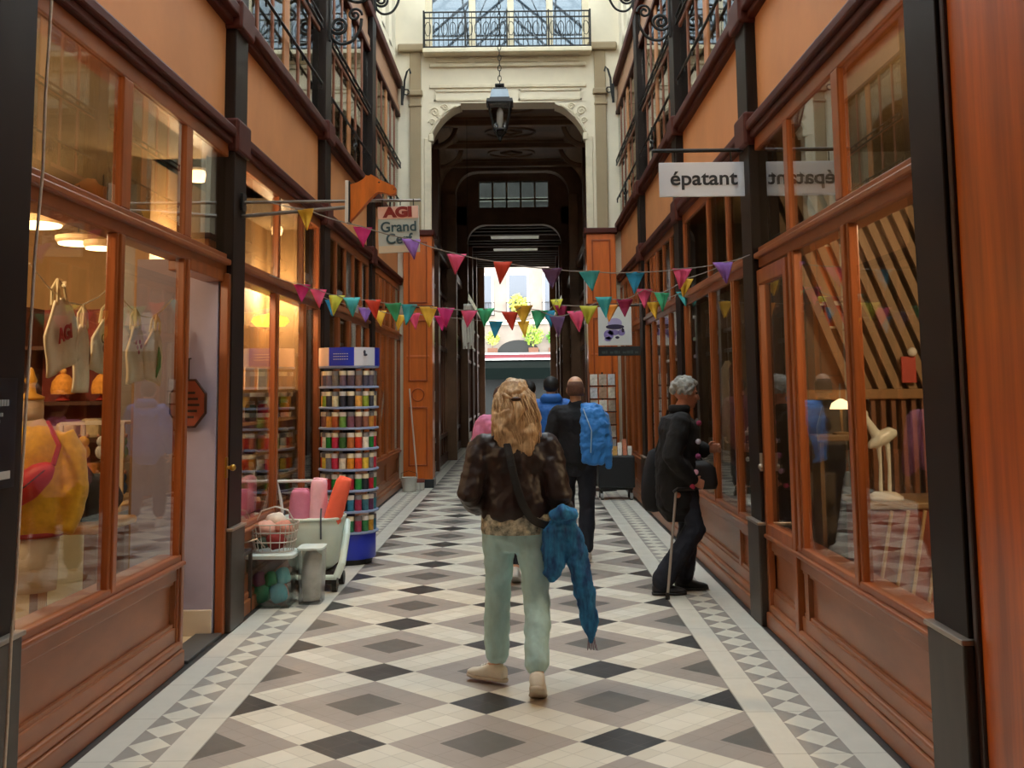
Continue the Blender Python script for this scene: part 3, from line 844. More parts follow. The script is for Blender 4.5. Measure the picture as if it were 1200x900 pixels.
for z, zn in ((.53, 'bottom'), (.88, 'second'), (1.23, 'third')):
    for j in range(4):
        c = (q * 5 + j) % 6; q += 1
        x = -3.72 + j * .2
        o = MB().box(-.08, .08, -.12, .12, 0, .10 + .03 * (j % 3), .03).build('folded_jumper', mat('knit_' + cn[c].replace(' ', '_'), cols[c], .9, .2, (30, 30, 30)), loc=(x, 9.05, z))
        tag(o, '%s folded jumper on the %s board of the back shelf, %s from the left' % (cn[c], zn, ('first', 'second', 'third', 'fourth')[j]), 'jumper', 'folded jumpers on the back shelf')

# orange-red door and grey column in the left shop
t = thing('shop_door', 'glossy orange-red door panel at the back of the near left shop', 'door', (-2.74, 9.05, 0))
MB().box(-.17, .18, 0, .06, 0, 2.75, .01).build('door_panel', mat('orange_red_lacquer', '#c23a12', .3, .1), t)
MB().box(-.12, .13, -.015, 0, 1.55, 2.6, .005).build('raised_field', mat('orange_red_lacquer', '#c23a12', .3, .1), t)
MB().ell((-.12, -.05, 1.05), .03).build('knob', RING, t)
o = MB().box(-3.0, -2.84, 8.6, 8.76, 0, 3.25, .01).build('column', mat('grey_column_paint', '#77706c', .6)); st(o, 'slim grey column in the near left shop'); o.name = 'trim_40'
# octagonal wooden sign hanging by the door
t = thing('octagonal_sign', 'octagonal dark wooden sign hanging in the left doorway', 'sign', (-2.04, 7.35, 1.52))
MB().prism([(.12 * cos(pi / 8 + k * pi / 4), -.012, .16 * sin(pi / 8 + k * pi / 4)) for k in range(8)], (0, .024, 0)).build('board', mat('sign_red_brown', '#8a3f28', .5, .15), t)
MB().tube([(.125 * cos(pi / 8 + k * pi / 4), 0, .165 * sin(pi / 8 + k * pi / 4)) for k in range(8)], .012, 6, closed=True).build('rim', mat('sign_rim', '#3c1d14', .5), t)
mb = MB()
for z, w_ in ((.07, .10), (.03, .14), (-.01, .16), (-.05, .13), (-.09, .09)): mb.box(-w_ / 2, w_ / 2, -.016, -.012, z - .008, z + .008)
mb.build('lettering', mat('sign_letters', '#2c1512', .5), t)
MB().tube([(0, 0, .16), (0, .0, .30), (0, .04, .30)], .006, 6).build('hook', IRON, t)

# mannequin in a yellow jumper
t = thing('mannequin', 'dress mannequin in a mustard jumper behind the near left window', 'mannequin', (-2.49, 6.0, 0), .25)
MB().vloft([(0, 0, .86, .15, .11), (0, 0, .95, .17, .12), (0, 0, 1.1, .165, .115), (0, 0, 1.28, .18, .12), (0, 0, 1.38, .17, .10), (0, 0, 1.44, .09, .075), (0, 0, 1.47, .065, .062)], 28).build('body_form', mat('mannequin_linen', '#c9b292', .8), t, True)
jm = mat('mustard_knit', '#dcae20', .9, .18, (25, 25, 25), bump=.4, sheen=.3)
mb = MB()
mb.vloft([(0, 0, .84, .185, .14), (0, 0, .90, .20, .155), (0, 0, 1.1, .19, .145), (0, 0, 1.28, .20, .145), (0, 0, 1.38, .185, .12), (0, 0, 1.43, .10, .085)], 28)
for s in (-1, 1): mb.tube([(s * .16, 0, 1.37), (s * .22, 0, 1.26), (s * .25, -.01, 1.10), (s * .24, -.05, .97), (s * .21, -.09, .86)], [.075, .08, .07, .06, .05], 14)
o = mb.build('jumper', jm, t, True); mods(o, voxel=.014, smooth=4, disp=.02, dscale=.12)
MB().lathe([(.07, 1.45), (.072, 1.50), (.068, 1.56), (.07, 1.57)]).build('neck_cover', mat('neck_cloth', '#c7b199', .8), t, True)
MB().lathe([(.072, 1.565), (.074, 1.58), (.03, 1.60), (.022, 1.64), (.034, 1.67), (.02, 1.70), (.012, 1.73), (.002, 1.74)]).build('finial', mat('mustard_wood', '#d0982a', .4), t, True)
MB().vloft([(0, 0, .55, .165, .14), (0, 0, .7, .17, .145), (0, 0, .86, .175, .13)], 28).build('skirt', mat('cream_skirt', '#d8cbb2', .85, .08, (12, 12, 3)), t, True)
MB().vloft([(0, 0, .835, .19, .145), (0, 0, .86, .19, .145)], 28).build('red_hem', mat('red_hem', '#a5352a', .8), t, True)
for x, y in ((-.09, 0), (.09, .03)): MB().tube([(x, y, .56), (x, y, .05)], [.022, .018], 10).build('leg', mat('stand_wood', '#c9a477', .5), t)
MB().box(-.2, .2, -.18, .2, .006, .05, .01).build('base', mat('pale_base', '#cfc0a4', .6), t)
t = thing('crossbody_bag', 'red crossbody bag slung over the mustard jumper', 'bag', (-2.41, 5.83, 1.12), .25)
o = MB().ell((0, 0, 0), (.16, .07, .075), 20, 12, Matrix.Rotation(-.7, 3, 'Y')).build('pouch', mat('red_nylon', '#c02820', .5, .15, (8, 8, 8)), t, True); mods(o, disp=.02, dscale=.08)
MB().tube([(-.12, 0, -.1), (-.2, .08, -.02), (-.22, .2, .1), (-.08, .28, .26), (.06, .18, .32), (.14, .04, .2), (.12, 0, .1)], .014, 6).build('strap', mat('red_strap', '#a01f1a', .6), t)
MB().tube([(-.09, -.068, -.07), (0, -.08, 0), (.09, -.06, .08)], .004, 5).build('zip', BLACK, t)

# oval display table, black bag, counter, glass case
WT = mat('table_wood', '#c79a62', .45, .15, (2, 12, 6))
t = thing('display_table', 'small wooden table with thick leg beside the mannequin', 'table', (-2.55, 6.75, 0))
MB().box(-.35, .3, -.3, .3, .78, .83, .02).build('table_top', WT, t)
for x in (-.28, .22):
    for y in (-.22, .22): MB().box(x - .04, x + .04, y - .04, y + .04, .006, .78, .006).build('leg', mat('pinkish_leg', '#8a5f4c', .6, .15), t)
t = thing('black_bag', 'soft black bag on the small wooden table', 'bag', (-2.5, 6.72, .83))
o = MB().ell((0, 0, .14), (.27, .16, .15), 24, 14).build('bag_body', mat('black_canvas', '#1b1e24', .8, .2), t, True); mods(o, disp=.04, dscale=.15)
MB().tube([(-.13 + .26 * k / 10, -.05, .22 + .14 * sin(k * pi / 10)) for k in range(11)], .012, 6).build('handle', BLACK, t)
t = thing('shop_counter', 'pale green-grey counter with a wooden top in the left shop', 'counter', (-2.79, 8.1, 0))
MB().box(-.4, .2, -.42, .42, .006, .78, .01).build('front', mat('counter_paint', '#b9c0ae', .5, .08), t)
MB().box(-.44, .22, -.46, .46, .78, .83, .01).build('counter_top', mat('counter_pine', '#dcc08a', .4, .12, (2, 10, 4)), t)
for y in (-.2, .2): MB().box(.2, .21, y - .17, y + .17, .1, .7, .005).build('panel', mat('counter_panel', '#c6ccba', .5), t)
t = thing('glass_case', 'glass display case full of soft toys on the counter', 'display case', (-2.89, 8.1, .83))
mb = MB()
for x in (-.22, .22):
    for y in (-.2, .2): mb.box(x - .012, x + .012, y - .012, y + .012, 0, .55)
for z in (0.0, .54):
    for y in (-.2, .2): mb.box(-.22, .22, y - .012, y + .012, z, z + .02)
    for x in (-.22, .22): mb.box(x - .012, x + .012, -.2, .2, z, z + .02)
mb.build('case_frame', mat('case_white', '#ddd6c8', .5), t)
MB().box(-.215, .215, -.19, .19, .27, .28).build('glass_shelf', GLASS, t)
MB().box(-.21, .21, -.203, -.2, .02, .54).build('front_glass', GLASS, t)
tc_ = [('#e8a79a', 'pink'), ('#e0c9b0', 'cream'), ('#4a6fb5', 'blue'), ('#e8b83c', 'yellow'), ('#d8d8e0', 'white'), ('#8fb070', 'green')]
for j in range(6):
    x = -3.03 + (j % 3) * .14; z = .85 + (0 if j < 3 else .262)
    tt = thing('soft_toy', tc_[j][1] + ' soft toy on the %s level of the glass case' % ('lower' if j < 3 else 'upper'), 'toy', (x, 8.1, z), group='soft toys in the glass case')
    MB().ell((0, 0, .055), (.05, .045, .055), 14, 10).build('body', mat('plush_' + tc_[j][1], tc_[j][0], .9, .1), tt, True)
    MB().ell((0, 0, .13), .042, 14, 10).build('head', mat('plush_' + tc_[j][1], tc_[j][0], .9, .1), tt, True)
    mb = MB(); mb.ell((-.03, 0, .17), .015, 8, 6); mb.ell((.03, 0, .17), .015, 8, 6); mb.build('ears', mat('plush_ear', '#b88a7a', .9), tt, True)

# tote bags pegged on a line in the left window
ln = MB().tube([(-2.16, 5.2 + .215 * k, 2.22 - .16 * sin(pi * min(1, k / 5.0 if k < 5 else (k - 5) / 5.0))) for k in range(11)], .004, 5).build('washing_line', mat('cord_cream', '#d8cbb0', .8))
tag(ln, 'thin cream line holding cloth bags across the near left window', 'line')
def tote(y, z, w_, h, rot, lbl, prt=None):
    t = thing('tote_bag', lbl, 'bag', (-2.15, y, z), group='cloth bags pegged in the near left window')
    t.rotation_euler = (rot, 0, 0)
    def f(u, v):
        yy = (u - .5) * w_ * 1.35 * (.30 + .70 * min(1, (1 - v) * 2.4) ** .8); zz = -.10 - (1 - v) * h
        return (.008 * sin(u * 11 + v * 2) + .004 * sin(v * 9), yy, zz)
    o = MB().grid(f, 12, 12).build('cloth', mat('unbleached_cotton', '#e8dcc0', .9, .07, (14, 14, 14)), t, True); mods(o, solid=.014)
    mb = MB()
    for s in (-1, 1):
        mb.tube([(.015 * s, -w_ * .18, -.12), (.015 * s, -w_ * .12, -.04), (.0, 0, 0.0), (.015 * s, w_ * .12, -.04), (.015 * s, w_ * .18, -.12)], .009, 6)
    mb.build('handles', mat('cotton_tape', '#cfc09a', .9), t)
    if prt == 'red':
        m_ = mat('print_red', '#b02a22', .7)
        text('AGI', 'print', m_, t, (.021, 0, -.10 - h * .5), .10, (pi / 2, 0, pi / 2), .002, bold=.004)
        text('Concept', 'small_print', mat('print_dark', '#3c3c3c', .7), t, (.021, 0, -.10 - h * .68), .035, (pi / 2, 0, pi / 2), .002) if False else None
    if prt == 'blue':
        text('Grand', 'print', mat('print_teal', '#2c4a4e', .7), t, (.021, 0, -.10 - h * .38), .075, (pi / 2, 0, pi / 2), .002)
        text('Cerf', 'print', mat('print_teal', '#2c4a4e', .7), t, (.021, 0, -.10 - h * .55), .075, (pi / 2, 0, pi / 2), .002)
    if prt == 'green':
        mb = MB(); mb.loft([((.02, .04, -.2), (0, .005, 0), (.003, 0, 0)), ((.02, .06, -.25), (0, .035, 0), (.003, 0, 0)), ((.02, .06, -.32), (0, .04, 0), (.003, 0, 0)), ((.02, .03, -.4), (0, .006, 0), (.003, 0, 0))], 12)
        mb.build('leaf_print', mat('print_green', '#2f8a3c', .7), t)
    if prt == 'pink':
        mb = MB()
        for q in range(5): mb.ell((.02, -.04 + .02 * q, -.2 - .03 * (q % 3)), (.004, .014, .014), 8, 6)
        mb.build('flower_print', mat('print_pink', '#b8616a', .7), t)
tote(5.50, 2.17, .30, .36, .25, 'cream cloth bag with red letters, leftmost on the line', 'red')
tote(5.83, 2.06, .16, .36, .0, 'narrow cream cloth bag between the red-lettered and teal-lettered ones', None)
tote(6.17, 2.10, .27, .30, -.12, 'cream cloth bag with dark teal lettering on the line', 'blue')
tote(6.62, 2.10, .24, .34, .1, 'cream cloth bag with a small pink print, right of the mullion', 'pink')
tote(7.00, 2.09, .27, .33, -.15, 'cream cloth bag with a green leaf print, rightmost on the line', 'green')
# painted stool / boots at the foot of the window
t = thing('striped_boots', 'pair of pale boots on the shop floor under the mannequin', 'boots', (-2.15, 5.35, .006))
for x in (-.08, .08):
    o = MB().loft([((x, -.02, .30), (.045, 0, 0), (0, .05, 0)), ((x, -.02, .12), (.045, 0, 0), (0, .05, 0)), ((x, .0, .06), (.045, 0, 0), (0, .075, .01)), ((x, .03, .0), (.045, 0, 0), (0, .11, 0))], 14).build('boot', mat('boot_cloth', '#b9a892', .8, .3, (20, 20, 20)), t, True)

# ------------------------------------------------------------ sweet shop behind the left window: shelves of jars
shf = thing('jar_shelf', 'tall pine shelving loaded with jars in the sweet shop window', 'shelf', (-2.29, 9.75, 0))
PINE = mat('pine_shelf', '#c9975a', .5, .15, (10, 2, 10))
for z in (.55, .80, 1.05, 1.32, 1.58): MB().box(-.06, .26, -1.25, 1.35, z, z + .025).build('shelf_board', PINE, shf)
MB().box(-.09, -.06, -1.25, 1.35, 0, 2.2).build('back_panel', mat('shelf_back_tan', '#c99a60', .6, .15), shf)
for y in (-1.25, .05, 1.33): MB().box(-.06, .26, y, y + .025, 0, 1.6).build('side_panel', PINE, shf)
jc = [('#b5252b', 'red'), ('#2f5d3a', 'green'), ('#c98b4a', 'amber'), ('#3c4350', 'dark'), ('#e8d9b8', 'cream'), ('#d9682a', 'orange'), ('#7d3f63', 'plum')]
protoj = {}
def jar(kind, x, y, z, lab, grp):
    c, nm_ = jc[kind]
    if kind not in protoj:
        t = thing('sweet_jar', lab, 'jar', (x, y, z), group=grp)
        MB().lathe([(.042, 0), (.047, .01), (.047, .12), (.035, .14)], seg=14).build('jar_body', mat('jar_' + nm_, c, .25, .2, (30, 30, 30)), t, True)
        MB().lathe([(.036, .138), (.038, .142), (.038, .165), (.002, .168)], seg=14).build('lid', mat('jar_lid', '#c8c0b0', .35), t, True)
        protoj[kind] = t
    else:
        t = dup(protoj[kind], (x, y, z), label=lab, group=grp)
    return t
ORD = ['first', 'second', 'third', 'fourth', 'fifth', 'sixth', 'seventh', 'eighth', 'ninth', 'tenth', 'eleventh', 'twelfth']
zs_ = [(.575, 'lowest'), (.825, 'second'), (1.075, 'third'), (1.345, 'fourth')]
for iz, (z, zn) in enumerate(zs_):
    for j in range(11):
        k_ = (j * 3 + iz * 2) % 7
        jar(k_, -2.16 + .06 * (j % 2), 8.62 + j * .22, z, '%s sweet jar, %s along the %s shelf of the left sweet shop' % (jc[k_][1], ORD[j], zn), 'sweet jars on the %s shelf' % zn)
for j, (y, c, lb) in enumerate(((8.35, '#e6e0d0', 'white card with a small dark drawing'), (8.75, '#cdb4c8', 'lavender card'), (9.15, '#f0cfb0', 'peach card'), (9.6, '#e9dcc6', 'cream card'))):
    o = MB().box(-.006, .006, -.16, .16, 0, .19, .003).build('display_card', mat('card_%d' % j, c, .6), loc=(-2.08, y, 1.605))
    tag(o, lb + ' standing on top of the jar shelf', 'card', 'cards on the jar shelf')
for j, (y, c, lb) in enumerate(((8.42, '#c0455c', 'crimson'), (8.72, '#e59ab0', 'pink'))):
    o = MB().box(-.05, .05, -.14, .14, -.15, .15, .05).build('cushion', mat('cushion_' + lb, c, .9, .08), loc=(-1.97, y, .79)); mods(o, sub=1)
    tag(o, lb + ' square cushion leaning inside the sweet shop window', 'cushion', 'cushions in the sweet shop window')
o = MB().lathe([(.0, .0), (.13, .01), (.17, .05), (.15, .09), (.04, .12), (.0, .13)], seg=24).build('yellow_lamp', mat('yellow_glow', '#e8d23a', .5, emit='#ffe860', estr=1.2), None, True, loc=(-2.05, 9.75, 2.16))
tag(o, 'small glowing yellow oval lamp in the sweet shop window', 'lamp')
MB().tube([(0, 0, .12), (0, 0, 1.09)], .003, 5).build('cord', BLACK, o)
# baskets of oranges
for j, (y, lb) in enumerate(((8.9, 'nearer'), (9.5, 'further'))):
    t = thing('sweet_basket', 'shallow basket of orange sweets, %s one on the window ledge' % lb, 'basket', (-1.99, y, .66))
    MB().lathe([(.08, 0), (.11, .05), (.115, .055), (.1, .05), (.075, .01)], seg=20).build('basket', mat('wicker', '#a8743c', .8, .2, (40, 40, 40)), t)
    mb = MB()
    for q in range(9): mb.ell((.05 * cos(q * 2.1), .05 * sin(q * 2.1), .06 + .01 * (q % 2)), .026, 10, 8)
    o = mb.build('orange_sweets', mat('orange_sweet', '#e8862a', .4), t, True); o['kind'] = 'stuff'
    MB().box(-.09, .03, -.2, .2, -.06, 0).build('ledge', PINE, t)

# ------------------------------------------------------------ near right shop
SL = mat('slat_wood', '#8f7350', .5, .18, (6, 6, 2))
t = thing('slatted_screen', 'screen of slanting pale wooden slats in the near right shop', 'screen', (2.9, 7.62, 0))
mb = MB()
for q in range(24):
    x0 = -1.0 + q * .105
    mb.prism([(x0 + .55, -.03, 1.55), (x0 + .61, -.03, 1.55), (x0 + .06, -.03, 2.95), (x0, -.03, 2.95)], (0, .03, 0))
mb.build('slats', SL, t)
mb = MB(); mb.box(-.95, 1.6, -.06, .03, 1.49, 1.56, .01); mb.box(-.95, 1.6, -.06, .03, 2.93, 3.0, .01)
for x in (-.95, -.42, .35, 1.2): mb.box(x, x + .06, -.06, .03, 0, 3.0, .01)
mb.build('frame', mat('screen_frame', '#8f6c44', .5, .15), t)
mb = MB()
for q in range(26): mb.box(-.3 + q * .07, -.27 + q * .07, -.02, .02, .02, 1.49)
mb.build('upright_battens', mat('batten_wood', '#7d5234', .5, .15), t)
t = thing('display_table', 'table wrapped in a rust red patterned cloth in the near right shop', 'table', (2.50, 7.0, 0))
MB().box(-.22, .5, -.3, .3, .84, .88, .01).build('table_top', SL, t)
def f(u, v):
    a = u * 2 * pi
    x = .14 + .34 * max(-1, min(1, 1.35 * cos(a))) ; y = .28 * max(-1, min(1, 1.35 * sin(a)))
    k = 1 + .06 * (1 - v) * sin(a * 9)
    return (.14 + (x - .14) * k, y * k, .10 + .74 * v)
mb = MB().grid(f, 60, 6); bmesh.ops.remove_doubles(mb.bm, verts=mb.bm.verts, dist=1e-5)
mb.build('tablecloth', mat('rust_cloth', '#8f4a36', .8, .35, (7, 7, 2)), t, True)
for x in (-.15, .42):
    for y in (-.23, .23): MB().box(x - .02, x + .02, y - .02, y + .02, .006, .84).build('leg', SL, t)
mb = MB()
for q in range(7): mb.tube([(-.26 + q * .10, -.335, .02), (-.10 + q * .10, -.335, .84)], .011, 6)
mb.build('slanting_slats', mat('pale_slat', '#b89a70', .5, .15), t)
t = thing('bird_figurine', 'white ceramic long-legged bird figurine on the rust cloth table', 'figurine', (2.44, 6.9, .88))
MB().lathe([(.11, 0), (.11, .02), (.07, .045), (.03, .05)]).build('base', WHITE, t, True)
mb = MB()
for x in (-.025, .03): mb.tube([(x, 0, .04), (x + .005, 0, .22), (x, 0, .34)], [.014, .012, .018], 10)
mb.loft([((-.09, 0, .33), (0, .03, 0), (0, 0, .02)), ((-.03, 0, .37), (0, .05, 0), (0, 0, .05)), ((.04, 0, .40), (0, .045, 0), (0, 0, .05)), ((.09, 0, .41), (0, .02, 0), (0, 0, .02))], 14)
mb.tube([(-.04, 0, .40), (-.08, 0, .47), (-.11, 0, .52)], [.035, .025, .022], 10); mb.ell((-.12, 0, .53), (.04, .03, .03)); mb.tube([(-.13, 0, .53), (-.19, 0, .545)], [.015, .004], 8)
o = mb.build('bird', mat('white_ceramic', '#dfe5dc', .25), t); mods(o, voxel=.007, smooth=3)
t = thing('wall_board', 'low plank shelf with a small lamp in the near right shop', 'shelf', (2.36, 7.45, 0))
MB().box(-.22, .12, -.14, .1, 1.22, 1.26, .008).build('shelf_board', SL, t)
for x in (-.2, .08): MB().box(x, x + .03, -.12, .08, 0, 1.22, .005).build('upright', SL, t)
t = thing('shelf_lamp', 'small dome lamp glowing on the plank shelf in the right shop', 'lamp', (2.34, 7.42, 1.26))
MB().lathe([(.06, 0), (.06, .015), (.01, .02), (.01, .2)]).build('base', SL, t)
MB().lathe([(.075, .17), (.06, .21), (.02, .235), (.002, .24)]).build('lamp_shade', mat('shade_glow', '#f0d8b0', emit='#ffd8a0', estr=1.5), t, True)
for j, (x, z, w_, h, c, lb) in enumerate(((2.38, 2.36, .20, .40, '#b8642c', 'plain orange framed picture, upper one'), (2.40, 2.08, .17, .16, '#b0402c', 'red and white framed picture under the orange one'))):
    t = thing('framed_picture', lb + ' on the right shop wall', 'picture', (x, 7.66, z))
    MB().box(-w_ / 2, w_ / 2, -.02, 0, -h / 2, h / 2, .004).build('picture', mat('pic_%d' % j, c, .6, .15), t)
    mb = MB(); mb.box(-w_ / 2 - .01, w_ / 2 + .01, -.03, 0, h / 2, h / 2 + .015); mb.box(-w_ / 2 - .01, w_ / 2 + .01, -.03, 0, -h / 2 - .015, -h / 2); mb.build('frame', CREAM, t)
t = thing('price_tag_rack', 'red card with a white knob hanging on the slatted screen', 'card', (2.85, 7.54, 1.72))
MB().box(-.05, .05, -.01, .01, -.12, .06, .004).build('card', mat('tag_red', '#b8483a', .6), t); MB().ell((.02, -.03, .09), .032).build('knob', WHITE, t, True)

# ------------------------------------------------------------ middle right shop: clothes, chair, flowers
t = thing('hanging_garment', 'pale draped garment on a hanger in the middle right window', 'clothing', (2.1, 8.25, 0))
def f(u, v): return (-.04 + .08 * sin(u * 15) * (1 - v * .6) * .4, -.13 + .26 * u * (1.1 - .5 * v), 1.45 + .50 * v)
o = MB().grid(f, 20, 10).build('cloth', mat('pale_linen', '#cdb8a2', .9, .1), t, True); mods(o, solid=.02)
MB().tube([(0, -.1, 1.93), (0, 0, 1.99), (0, .1, 1.93)], .008).build('hanger', IRON, t); MB().tube([(0, 0, 1.99), (0, 0, 3.25)], .003, 5).build('cord', IRON, t)
t = thing('blue_rucksack', 'blue bag hanging under the pale garment in the right window', 'bag', (2.12, 8.28, 0))
o = MB().vloft([(0, 0, 1.12, .08, .11), (0, 0, 1.16, .10, .13), (0, 0, 1.32, .095, .125), (0, 0, 1.40, .06, .09)], 20, 2.6).build('bag_body', mat('royal_blue_cloth', '#2b3f9a', .8, .15), t, True)
MB().tube([(0, -.06, 1.38), (0, 0, 1.50), (0, .06, 1.38)], .01).build('strap', BLACK, t)
MB().box(-.11, -.08, -.08, .08, 1.15, 1.25, .01).build('pocket', mat('royal_blue_dark', '#1c2a6a', .8), t)
t = thing('wooden_stool', 'wooden stool standing in the middle right window', 'stool', (2.15, 8.3, 0))
MB().box(-.17, .17, -.17, .17, .78, .82, .01).build('seat', SL, t)
for x in (-.14, .14):
    for y in (-.14, .14): MB().box(x - .018, x + .018, y - .018, y + .018, .006, .78).build('leg', SL, t)
mb = MB(); mb.box(-.14, .14, -.15, -.13, .4, .43); mb.box(-.14, .14, .13, .15, .4, .43); mb.build('stretcher', SL, t)
t = thing('flower_vase', 'vase of white flowers in the middle right window', 'vase', (2.1, 8.95, .62))
MB().lathe([(.06, 0), (.09, .08), (.08, .2), (.04, .28), (.05, .32)]).build('vase', mat('green_glaze', '#3c5a48', .3), t, True)
mb = MB()
for q in range(26): mb.ell((random.gauss(0, .05), random.gauss(0, .05), .38 + random.random() * .28), random.uniform(.018, .032), 8, 6)
o = mb.build('blossoms', mat('white_petals', '#e8e4dc', .8), t, True)
MB().box(-.16, .16, -.16, .16, -.03, 0).build('stand', SHW, t)
for j, (y, c, lb) in enumerate(((9.8, '#6f3a2a', 'rust'), (10.2, '#b39a7a', 'beige'), (10.6, '#3c4a44', 'dark green'))):
    t = thing('hanging_garment', lb + ' coat hanging in the middle right window', 'clothing', (2.1, y, 0))
    o = MB().vloft([(0, 0, .9, .06, .17), (0, 0, 1.3, .06, .15), (0, 0, 1.75, .05, .17), (0, 0, 1.82, .02, .05)], 20).build('coat', mat('coat_' + lb.replace(' ', '_'), c, .9, .15), t, True); mods(o, disp=.04, dscale=.1)
    MB().tube([(0, 0, 1.8), (0, 0, 3.25)], .003, 5).build('cord', IRON, t)

# far shops: simple goods behind the glass
for s, nm_ in ((-1, 'left'), (1, 'right')):
    for j, y in enumerate((12.1, 13.3, 15.4, 16.8)):
        t = thing('window_display', 'stand of %s goods behind the far %s shop glass, %s' % (('dark red', 'cream', 'green', 'brown')[j], nm_, ('nearest the camera', 'before the third post', 'after the third post', 'nearest the end wall')[j]), 'display', (s * 2.15, y, 0))
        for z in (.7, 1.15, 1.6): MB().box(-.13, .13, -.35, .35, z, z + .025).build('shelf_board', SHW, t)
        for yy in (-.35, .33): MB().box(-.13, .13, yy, yy + .02, 0.006, 1.9).build('upright', SHW, t)
        mb = MB()
        for z in (.725, 1.175, 1.625):
            for q in range(5): mb.box(-.06, .06, -.3 + q * .13, -.22 + q * .13, z, z + .1 + .06 * ((q * 7 + j) % 3), .01)
        o = mb.build('goods', mat('goods_%d' % j, ('#8a3024', '#c9b48e', '#4f6a3c', '#7a5236')[j], .6, .3, (9, 9, 9)), t); o['kind'] = 'stuff'

# ------------------------------------------------------------ lantern, brackets
t = thing('hanging_lantern', 'old four-sided street lantern hanging on a chain before the archway', 'lantern', (-.06, 14, 0))
LZ = 4.81
mb = MB()
def sq(z, r): return ((0, 0, z), (r, 0, 0), (0, r, 0))
def frustum(mb, z0, r0, z1, r1, cap=True): mb.loft([((0, 0, z0), (r0, r0, 0), (-r0, r0, 0)), ((0, 0, z1), (r1, r1, 0), (-r1, r1, 0))], 4, cap=cap)
frustum(mb, 5.29, .175, 5.335, .165); frustum(mb, 5.335, .135, 5.36, .13)
mb.build('roof_rim', IRON, t)
mb = MB(); frustum(mb, 5.36, .125, 5.47, .105); mb.build('roof', mat('slate_blue_metal', '#7d8890', .35, .15, metal=.4), t)
mb = MB(); frustum(mb, 5.47, .09, 5.50, .08); mb.cyl((0, 0, 5.50), (0, 0, 5.56), .02); mb.box(-.06, .06, -.06, .06, 5.535, 5.555); mb.build('cap', IRON, t)
mb = MB()
for a, b in ((1, 1), (1, -1), (-1, 1), (-1, -1)):
    mb.tube([(a * .15, b * .15, 5.29), (a * .075, b * .075, 4.94)], .012, 6)
    mb.tube([(a * .075, b * .075, 4.94), (a * .02, b * .02, 4.86)], .012, 6)
for z, r in ((5.28, .15), (4.95, .078)):
    mb.tube([(r, r, z), (-r, r, z), (-r, -r, z), (r, -r, z)], .014, 6, closed=True)
mb.lathe([(.002, 4.79), (.025, 4.82), (.03, 4.85), (.012, 4.87), (.06, 4.93), (.05, 4.95)], (0, 0, 0), 12)
mb.build('frame', IRON, t)
mb = MB(); frustum(mb, 4.955, .072, 5.275, .142); mb.build('lantern_glass', glass_mat('lantern_glass', tint=(.72, .72, .70), f0=.08, rough=.1), t)
MB().lathe([(.03, 4.95), (.03, 5.0), (.045, 5.08), (.045, 5.18), (.02, 5.24), (.002, 5.25)], (0, 0, 0), 14).build('bulb', mat('frosted_bulb', '#d8d0c8', .3), t, True)
mb = MB()
for q in range(72):
    z = 5.57 + q * .07
    r = (.022, .0) if q % 2 else (0., .022)
    mb.tube([(r[0] * cos(a), r[1] * cos(a), z + .042 * sin(a)) for a in [k * pi / 4 for k in range(8)]], .006, 4, closed=True)
mb.build('chain', IRON, t)

